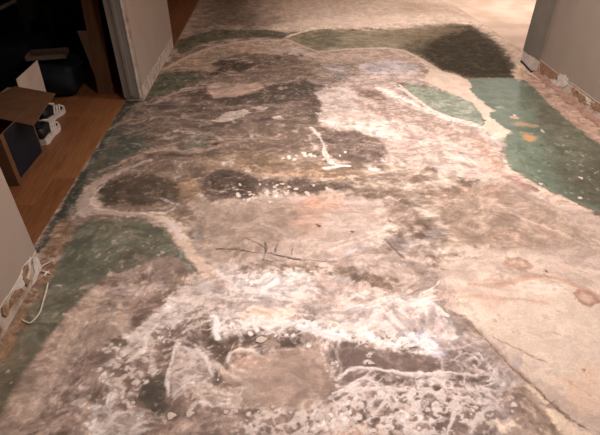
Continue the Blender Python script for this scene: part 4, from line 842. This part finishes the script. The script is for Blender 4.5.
# right wall, slightly out of square, with its corner post
ra, rb = Vector((2.70, 4.64)), Vector((2.585, 2.2)); rd = (rb - ra).normalized(); rc = ra + rd * 6.3
bm = prism([(ra.x, ra.y, 0), (rc.x, rc.y, 0), (rc.x + .25, rc.y, 0), (ra.x + .16, ra.y, 0)], (0, 0, CEIL))
wr = struct('wall_right', bm, M_PLASTER)
rn = Vector((rd.y, -rd.x));  rn = rn if rn.x < 0 else -rn
ragged_skin('paint_skin', ra, rc, .125, CEIL, (rn.x * .004, rn.y * .004), M_WALLR, wr, .004, 60, 12, M_EDGE)
def on_r(px, py, off=0.0):
    r = ROT @ np.array([px - 300.0, 217.5 - py, -FOC]); nrm = rn
    t = ((ra.x + rn.x * off) * nrm.x + (ra.y + rn.y * off) * nrm.y) / (r[0] * nrm.x + r[1] * nrm.y)
    return Vector((r[0] * t, r[1] * t, CAM_H + r[2] * t))
ro = (rn.x * .004, rn.y * .004, 0)
for px, m in [([(541, 61), (545, 63), (549, 67), (556, 72), (558, 78), (553, 80), (546, 75), (540, 72)], M_TORN), ([(558, 76), (562, 73), (569, 78), (568, 84), (563, 88), (559, 83)], M_PLASTERW),
              ([(571, 87), (575, 88), (580, 93), (586, 98), (586, 104), (580, 101), (573, 94)], M_TORN), ([(590, 102), (596, 103), (604, 109), (603, 114), (594, 110)], M_TORN), ([(549, 79), (555, 80), (560, 86), (556, 88)], M_PLASTERW),
              ([(586, 97), (590, 98), (592, 104), (588, 105)], M_PLASTERW)]:
    torn(wr, [on_r(x, y, .001) for x, y in px], ro, m, 'torn_patch' if m is M_TORN else 'plaster_patch')
ps = struct('wall_post', prism([(2.650, 4.645, 0), (2.86, 4.645, 0), (2.86, 5.03, 0), (2.712, 5.03, 0)], (0, 0, CEIL)), M_PLASTERW)
obj('paint_skin', prism([(2.646, 4.640, .150), (2.672, 4.640, .125), (2.705, 4.640, .118), (2.705, 4.640, CEIL), (2.646, 4.640, CEIL)], (0, .004, 0)), M_TRIM, ps)
obj('paint_skin', prism([(2.646, 4.645, .150), (2.680, 4.86, .12), (2.708, 5.03, .11), (2.708, 5.03, CEIL), (2.646, 4.645, CEIL)], (.004, 0, 0)), M_TRIM, ps)
# rough ledge left along the foot of the right wall
lp = []
for i in range(25):
    t = i / 24 * 3.2; p = ra + rd * (t + .02); lp.append((p, .058 + rnd.uniform(-.008, .008), .012 + rnd.uniform(-.004, .004)))
bm = bmesh.new(); R_ = []
for p, w, h in lp:
    q = p + rn * w
    R_.append([(p.x, p.y, 0), (p.x, p.y, h + .004), (q.x + .006, q.y, h), (q.x, q.y, 0)])
loft(R_, bm); struct('trim_2', bm, M_LEDGE)
obj('gap_shade_strip', prism([(2.632, 4.62, .001), (2.66, 4.612, .001), (2.70, 4.625, .001), (2.648, 4.648, .001), (2.70, 4.98, .001), (2.685, 4.98, .001)], (0, 0, .012)), mat('shadow_gap', (58, 42, 34), .95, (40, 30, 26), 20), ps)  # dark-coloured strip standing in for the shade in the gap at the post foot

# rest of the shell
wall('ceiling', (-3.6, -1.7, CEIL), (7.1, 10.7, CEIL + .1), M_CEIL)
wall('wall_back', (-1.31, -1.7, 0), (2.9, -1.6, CEIL), M_WALL)
wall('wall_far', (-3.6, 10.6, 0), (7.1, 10.7, CEIL), M_WALL)
wall('wall_far_right', (7.0, 4.3, 0), (7.1, 10.6, CEIL), M_WALL)
wall('wall_right_return', (2.86, 4.8, 0), (7.0, 4.9, CEIL), M_WALL)
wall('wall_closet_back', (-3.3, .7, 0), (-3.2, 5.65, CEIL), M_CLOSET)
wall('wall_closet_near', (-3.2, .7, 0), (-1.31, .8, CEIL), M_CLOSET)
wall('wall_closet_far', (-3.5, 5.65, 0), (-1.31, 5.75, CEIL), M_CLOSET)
wall('wall_far_left', (-3.6, 5.75, 0), (-3.5, 10.6, CEIL), M_WALL)

# laminate planks
def wood_mat(name, c, c2, seed):
    m = mat(name, c, .45, c2, 9, .08, 40, 6, (6, .55, 1), .35, .3, .7)
    return m
WOODS = [wood_mat('laminate_a', (146, 92, 56), (116, 70, 41), 1), wood_mat('laminate_b', (136, 84, 51), (110, 66, 38), 2), wood_mat('laminate_c', (152, 98, 60), (124, 77, 46), 3)]
def planks(name, x0, x1, y0, y1, w, length, seed):
    r = random.Random(seed)
    base = struct(name, box((x0, y0, -.03), (x1, y1, -.001)), mat(name + '_underlay', (40, 28, 20), .9))
    n = int(round((x1 - x0) / w)); w = (x1 - x0) / n; cache = {}
    for i in range(n):
        xa = x1 - (i + 1) * w; y = y0 - r.uniform(0, length * .8)
        while y < y1:
            a, b = max(y, y0), min(y + length, y1); y += length
            if b - a < .05: continue
            key = (round(b - a, 3), r.randrange(3))
            if key not in cache:
                me = bpy.data.meshes.new('plank'); bm = box((.0008, .0008, -.001), (w - .0008, b - a - .0008, .010), .0012)
                bmesh.ops.recalc_face_normals(bm, faces=bm.faces); bm.to_mesh(me); bm.free(); me.materials.append(WOODS[key[1]]); cache[key] = me
            o = obj('plank', cache[key], None, base); o.location = (xa, a, 0)
    return base
planks('floor_closet', -3.2, -1.315, .8, 5.65, .145, 1.29, 5)
planks('floor_side_room', -3.5, -1.15, 5.76, 10.6, .145, 1.29, 8)

# ------------------------------------------------------------------ ceiling downlights
M_LAMP = bpy.data.materials.new('lamp_lens'); M_LAMP.use_nodes = True
bl = M_LAMP.node_tree.nodes['Principled BSDF']; bl.inputs['Emission Color'].default_value = (*LIGHT_COL, 1); bl.inputs['Emission Strength'].default_value = 6
M_RING = mat('white_enamel', (235, 232, 226), .4)
for x, y, watts, label in DOWNLIGHTS:
    t = thing('ceiling_downlight', label, 'ceiling light', (x, y, CEIL), 0, 'recessed ceiling downlights')
    rings = [[(r * math.cos(a), r * math.sin(a), z) for a in [2 * math.pi * k / 28 for k in range(28)]] for r, z in [(.062, -.002), (.062, -.010), (.080, -.012), (.090, -.006), (.090, 0)]]
    obj('trim_ring', loft(rings, cap=False), M_RING, t, True)
    bm = bmesh.new(); bmesh.ops.create_circle(bm, cap_ends=True, radius=.062, segments=28)
    bmesh.ops.translate(bm, verts=bm.verts, vec=(0, 0, -.004)); obj('lens', bm, M_LAMP, t)
    ld = bpy.data.lights.new('downlight', 'AREA'); ld.shape = 'DISK'; ld.size = .12; ld.energy = watts; ld.color = LIGHT_COL; ld.spread = math.radians(145)
    lo = bpy.data.objects.new('lamp_light', ld); col.objects.link(lo); lo.parent = t; lo.location = (0, 0, -.016)

# ------------------------------------------------------------------ crumbs of mortar stuck to the slab
M_CRUMB = mat('mortar_crumb', (226, 204, 190), .9, (206, 180, 166), 60, .5, 90)
def blob_mesh(seed):
    r = random.Random(seed); bm = bmesh.new(); bmesh.ops.create_icosphere(bm, subdivisions=2, radius=1)
    for v in bm.verts:
        v.co *= .92 + .22 * math.sin(3 * v.co.x + seed) * math.cos(4 * v.co.y - seed) + r.uniform(-.09, .09)
        if v.co.z < 0: v.co.z *= .2
    me = bpy.data.meshes.new('mortar_blob'); bm.to_mesh(me); bm.free(); me.materials.append(M_CRUMB)
    me.polygons.foreach_set('use_smooth', [True] * len(me.polygons)); return me
BL = [blob_mesh(s) for s in range(5)]
BLOBS = [(171.5, 416, 5, 4), (151, 371, 5, 3.5), (261, 339.5, 6, 3.5), (190, 414, 4.5, 3.5), (133, 403, 2.5, 2.5), (244, 331.5, 2.5, 2), (332.5, 363.5, 2.8, 2.6), (336, 380, 2.6, 2.2), (273, 407, 2.4, 2),
         (226, 412, 3, 2.6), (216, 333, 3.5, 6), (353, 335.5, 2.6, 2.2), (334, 325, 3.6, 2.6), (146, 361, 3, 2.6), (132, 371, 2, 2), (104, 378, 4, 2.6), (108, 352, 4, 1.6), (370, 354, 3, 2), (371, 363, 4, 2),
         (277, 185, 2, 1.4), (289, 187, 2.2, 1.4), (296, 189, 3, 1.6), (277, 193, 2.2, 1.4), (270, 202, 3, 1.6), (285, 192.5, 2, 1.2), (256, 198, 2, 1.6), (580, 198, 3, 1.4), (576, 204, 2.2, 1.2), (541, 184, 2.2, 1.2),
         (514.5, 115.5, 1.8, 1.2), (581, 178, 2, 1.4), (328, 418, 4, 4), (344, 409, 4, 3.5), (415, 375, 6, 2.6), (412, 413, 4, 3), (352, 424, 4, 3), (219, 392, 2, 2), (236, 411, 2.5, 2.5), (218, 380, 1.4, 1.4)]
for i, (x, y, rx, ry) in enumerate(BLOBS):
    cx, cy = fl(x, y); a = fl(x + rx, y); b = fl(x, y - ry)
    ux = math.hypot(a[0] - cx, a[1] - cy); uy = math.hypot(b[0] - cx, b[1] - cy)
    o = obj('mortar_blob', BL[i % 5], None, floor); o.location = (cx, cy, .0005); o.scale = (ux, uy, min(ux, uy) * .22); o.rotation_euler = (0, 0, rnd.uniform(-.3, .3))

# ------------------------------------------------------------------ loose things
# pale cord on the floor by the left wall
pts = [(48, 283, .004), (46, 292, .010), (43, 302, .014), (40, 312, .010), (35, 319, .006), (30, 323, .005), (26, 322, .004), (22, 320, .004)]
P3 = [Vector((*fl(x, y, z), z)) for x, y, z in pts]
dense = []
for i in range(len(P3) - 1):
    for s in range(4):
        t = s / 4; p0, p1, p2, p3 = P3[max(i - 1, 0)], P3[i], P3[i + 1], P3[min(i + 2, len(P3) - 1)]
        dense.append(.5 * ((2 * p1) + (p2 - p0) * t + (2 * p0 - 5 * p1 + 4 * p2 - p3) * t * t + (3 * p1 - p0 - 3 * p2 + p3) * t ** 3))
dense.append(P3[-1])
tag(obj('cord', tube(dense, .0042, 8), mat('cream_cord', (206, 190, 162), .6, (188, 170, 142), 30), smooth=True), 'short cream cord lying curled on the floor beside the left wall', 'cord')
# splinters at the wall corner
for i, q in enumerate([((41, 267), (50, 262)), ((42, 271), (51, 274)), ((44, 276), (49, 271))]):
    A, B = [Vector((*fl(x, y, .006), .006)) for x, y in q]
    tag(obj('plaster_splinter', tube([A, A.lerp(B, .5) + Vector((0, 0, .003)), B], [.004, .005, .002], 5), M_PLASTERW),
        ['upper pale plaster splinter at the foot of the left wall corner', 'lower pale plaster splinter at the foot of the left wall corner', 'short slanting plaster splinter at the left wall corner'][i], 'debris', 'splinters at the left wall corner')

# cardboard box with navy panel and loose lid flap
M_CARD = mat('cardboard', (112, 74, 48), .85, (98, 64, 41), 12, .15, 90)
M_CARDD = mat('cardboard_inside', (84, 58, 40), .9)
M_NAVY = mat('navy_print', (18, 21, 30), .6, (15, 17, 25), 10)
bx0, bx1, by0, by1, bh = -2.06, -1.64, 2.66, 3.08, .350
FZ = .0102
t = thing('cardboard_box', 'open brown cardboard box with a navy side panel on the wooden floor', 'box', ((bx0 + bx1) / 2, (by0 + by1) / 2, FZ))
cx, cy = (bx0 + bx1) / 2, (by0 + by1) / 2
def bxl(a, b): return box((a[0] - cx, a[1] - cy, a[2]), (b[0] - cx, b[1] - cy, b[2]))
T = .006; hall_side = None
obj('bottom_panel', bxl((bx0, by0, 0), (bx1, by1, T)), M_CARD, t)
for nm, a, b in [('side_panel', (bx1 - T, by0, T), (bx1, by1, bh)), ('side_panel', (bx0, by0, T), (bx0 + T, by1, bh)), ('end_panel', (bx0 + T, by0, T), (bx1 - T, by0 + T, bh)), ('end_panel', (bx0 + T, by1 - T, T), (bx1 - T, by1, bh))]:
    pn = obj(nm, bxl(a, b), M_CARD, t); hall_side = pn if a[0] == bx1 - T else hall_side
o = obj('printed_panel', bxl((bx1, by0 + .045, .035), (bx1 + .002, by1 - .018, bh - .004)), M_NAVY, hall_side); o['label'] = 'dark navy printed panel'
zf = .352
fp = [(-2.03, 3.12), (-1.90, 3.50), (-1.555, 3.34), (-1.505, 2.81), (-1.76, 2.93), (-2.03, 2.90)]
pts = [Vector((x - cx, y - cy, zf - FZ + .012 * (y - 3.0))) for x, y in fp]
obj('lid_flap', prism(pts, (0, 0, .006)), M_CARD, t)
obj('near_flap', prism([(bx0 - cx, by0 - cy, bh), (bx1 - cx, by0 - cy, bh), (bx1 - cx - .02, by0 - cy - .12, bh - .10), (bx0 - cx + .02, by0 - cy - .12, bh - .10)], (0, -.003, .005)), M_CARD, t)
# white carton
t = thing('white_carton', 'upright white carton standing behind the brown box', 'box', (-2.07, 3.77, FZ))
M_WC = mat('white_card', (212, 186, 168), .8, (200, 172, 154), 8)
obj('carton_body', box((-.155, -.21, 0), (.155, .20, .18), .004), M_WC, t)
obj('top_flap', prism([(.155, -.21, .18), (.155, .20, .18), (.165, .198, .40), (.165, -.208, .385)], (-.005, 0, 0)), M_WC, t)
obj('tape_strip', box((-.03, -.211, .08), (.03, .201, .1812)), mat('tape', (170, 140, 110), .4), t)

# sneakers
M_SHOEB = mat('black_leather', (22, 20, 20), .5, (30, 27, 26), 20); M_SHOEW = mat('white_rubber', (222, 206, 192), .6, (206, 188, 174), 20)
def sneaker(label, loc, rz, tilt=0):
    t = thing('sneaker', label, 'shoe', loc, rz, 'sneakers beside the cardboard box')
    Ls = [(-.14, .028, 0), (-.12, .038, .0), (-.06, .036, 0), (0, .038, 0), (.06, .048, 0), (.10, .046, .004), (.13, .030, .008), (.142, .012, .012)]
    rings = [[(y_ * c, x, z0 + (.0 if s < 0 else .028 + (.006 if x < -.05 else 0))) for c, s in ((-1, -1), (1, -1), (1.04, 1), (-1.04, 1))] for x, y_, z0 in Ls]
    obj('sole', loft(rings), M_SHOEW, t)
    up = [(-.138, .024, .085), (-.12, .033, .100), (-.07, .033, .094), (-.02, .034, .098), (.03, .038, .082), (.07, .042, .062), (.11, .036, .050), (.136, .014, .040)]
    rings = []
    for x, w, zt in up:
        rings.append([(w * math.cos(a) * (1 if math.sin(a) < .3 else .82), x, .024 + (zt - .024) * (0.5 + .5 * math.sin(a))) for a in [2 * math.pi * k / 14 for k in range(14)]])
    up_ = obj('upper', loft(rings), M_SHOEB, t, True)
    bm = bmesh.new()
    ring = [[(r * .026 * math.cos(a), -.075 + .05 * r * math.sin(a), z) for a in [2 * math.pi * k / 14 for k in range(14)]] for r, z in ((1.12, .094), (1.0, .105), (.8, .104), (.75, .092))]
    obj('collar', loft(ring), mat('shoe_lining', (16, 15, 15), .9), up_, True)
    for s in (-1, 1):
        for k in range(3):
            x = -.045 + k * .034
            pts = [Vector((s * .036, x, .034)), Vector((s * .0375, x + .016, .034)), Vector((s * .029, x + .052, .084 - k * .006)), Vector((s * .029, x + .036, .087 - k * .006))]
            obj('stripe', prism(pts, (s * .006, 0, 0)), M_SHOEW, up_)
    obj('tongue', loft([[(w * math.cos(a), x, z + .006 * math.sin(a)) for a in [2 * math.pi * q / 8 for q in range(8)]] for x, w, z in ((-.03, .012, .108), (.0, .012, .100), (.05, .011, .082))]), M_SHOEW, up_)
    for k in range(4):
        z = .102 - k * .011
        obj('lace', tube([(-.022, -.01 + k * .02, z - .006), (0, -.006 + k * .02, z + .002), (.022, -.01 + k * .02, z - .006)], .0035, 6), M_SHOEW, up_)
    obj('toe_cap', loft([[(w * math.cos(a), x, .026 + h * max(0, math.sin(a))) for a in [math.pi * k / 8 for k in range(9)]] for x, w, h in ((.098, .042, .032), (.12, .034, .026), (.139, .015, .016))]), M_SHOEW, up_, True)
    return t
sneaker('black sneaker with white stripes nearest the cardboard box', (-1.725, 3.39, FZ), .05).scale = (1.3, 1.12, 1.3)
sneaker('black and white sneaker half hidden behind its striped twin', (-1.815, 3.74, FZ), -.15).scale = (1.15, 1.05, 1.2)

# boards leaning in the closet
t = tag(obj('timber_board', box((-.068, -.012, 0), (.068, .012, 2.0), .002), mat('brown_timber', (106, 70, 44), .7, (88, 56, 34), 10, .15, 60, 6, (6, 6, .4))),
        'long brown timber board standing upright inside the dark closet', 'board')
t.matrix_world = Matrix.Translation((-1.53, 4.26, FZ)) @ Matrix.Rotation(math.radians(2.6), 4, 'Y') @ Matrix.Rotation(math.radians(-4), 4, 'X')
A, B = on_y(79, 31, 4.52), on_y(108, 92, 4.40)
pts = [on_y(77, 31, 4.52), on_y(90, 31, 4.52), on_y(114, 88, 4.42), on_y(100, 90, 4.42)]
for p in pts[2:]: p.z = max(FZ, .012)
tag(obj('leaning_board', prism(pts, (0, .014, 0)), mat('white_board', (206, 192, 184), .7)), 'narrow white board leaning behind the brown timber board', 'board')

# dark bags and boxes deeper in the closet
M_BLK = mat('black_nylon', (14, 15, 18), .75, (22, 23, 26), 14, .4, 40); M_BLK2 = mat('black_wool', (18, 17, 19), .95, (11, 11, 12), 20, .5, 60); M_BLU = mat('dark_blue_cloth', (26, 30, 44), .9, (18, 20, 30), 12, .4, 40)
def soft_body(name, sx, sy, sz, m, parent, seed, z0=0.0, e=.55):
    bm = bmesh.new(); bmesh.ops.create_icosphere(bm, subdivisions=3, radius=1)
    for v in bm.verts:
        c = v.co.copy()
        f = lambda a: math.copysign(abs(a) ** e, a)
        n = 1 + .10 * math.sin(5 * c.x + seed) * math.cos(4 * c.y - seed) + .06 * math.sin(9 * c.z + 3 * c.x + seed)
        v.co = Vector((f(c.x) * sx * n, f(c.y) * sy * n, max(z0, sz * (f(c.z) * .5 * n + .5) + z0)))
    return obj(name, bm, m, parent, True)
t = thing('duffel_bag', 'black duffel bag slumped on the closet floor beside the white board', 'bag', (-1.93, 4.37, FZ))
soft_body('bag_body', .18, .25, .29, M_BLK, t, 1)
obj('handle', tube([(-.16, -.12, .2), (-.19, -.07, .24), (-.19, 0, .25), (-.19, .07, .24), (-.16, .12, .2)], .012, 8), M_BLK2, t, True)
obj('handle', tube([(.15, -.12, .2), (.19, -.07, .24), (.20, 0, .25), (.19, .07, .24), (.15, .12, .2)], .012, 8), M_BLK2, t, True)
t = thing('shallow_tray', 'shallow grey-brown cardboard tray lying on top of the black duffel bag', 'tray', (-1.96, 4.30, .345), .2)
M_TRAY = mat('grey_card', (110, 88, 74), .85, (96, 76, 64), 10)
obj('tray_base', box((-.16, -.11, 0), (.16, .11, .006)), M_TRAY, t)
for a, b in [((-.16, -.11, .006), (.16, -.103, .035)), ((-.16, .103, .006), (.16, .11, .035)), ((-.16, -.103, .006), (-.153, .103, .035)), ((.153, -.103, .006), (.16, .103, .035))]: obj('tray_side', box(a, b), M_TRAY, t)
t = thing('suitcase', 'black suitcase standing left of the black duffel bag in the closet', 'suitcase', (-2.42, 4.60, FZ))
obj('shell', box((-.12, -.26, 0), (.27, .26, .41), .05), M_BLK, t, True)
obj('zip_band', box((-.124, -.264, .19), (.274, .264, .215), .004), M_BLK2, t)
obj('carry_handle', tube([(.262, -.08, .2), (.30, -.06, .2), (.30, .06, .2), (.262, .08, .2)], .010, 8), M_BLK2, t, True)
t = thing('backpack', 'dark blue backpack standing against the far closet wall', 'bag', (-2.05, 5.25, FZ))
soft_body('pack_body', .24, .18, .62, M_BLU, t, 4)
soft_body('front_pocket', .15, .06, .28, M_BLK, t, 6).location = (0, -.17, .05)
obj('strap', tube([(-.1, -.14, .55), (-.12, -.24, .45), (-.12, -.23, .2), (-.1, -.17, .1)], .018, 8), M_BLK2, t, True)
t = thing('storage_bag', 'grey-violet cloth storage bag at the left edge behind the brown box', 'bag', (-2.44, 3.78, FZ))
soft_body('bag_body', .19, .24, .36, mat('mauve_cloth', (92, 78, 80), .95, (78, 66, 68), 14, .4, 50), t, 8)
obj('tie', tube([(-.03, 0, .34), (0, .02, .40), (.04, 0, .34)], .012, 8), M_BLK2, t, True)
t = thing('brown_carton', 'tall brown carton at the left edge deep in the closet', 'box', (-2.78, 4.16, FZ))
obj('carton_body', box((-.2, -.14, 0), (.2, .14, .56), .004), M_CARD, t); obj('tape_strip', box((-.03, -.141, .4), (.03, .141, .562)), mat('brown_tape', (120, 86, 54), .4), t)
t = thing('low_shelf', 'black low shelf with a pale front edge in the closet corner', 'shelf', (-2.88, 4.86, FZ))
obj('top_board', box((-.32, -.42, .59), (.32, .42, .62), .003), M_BLK, t); obj('edge_strip', box((.32, -.42, .588), (.328, .42, .622)), mat('pale_edge', (170, 160, 140), .6), t)
for y in (-.405, .405): obj('side_panel', box((-.32, y - .015, 0), (.32, y + .015, .59)), M_BLK, t)
obj('shelf_board', box((-.32, -.39, .28), (.31, .39, .30)), M_BLK, t)
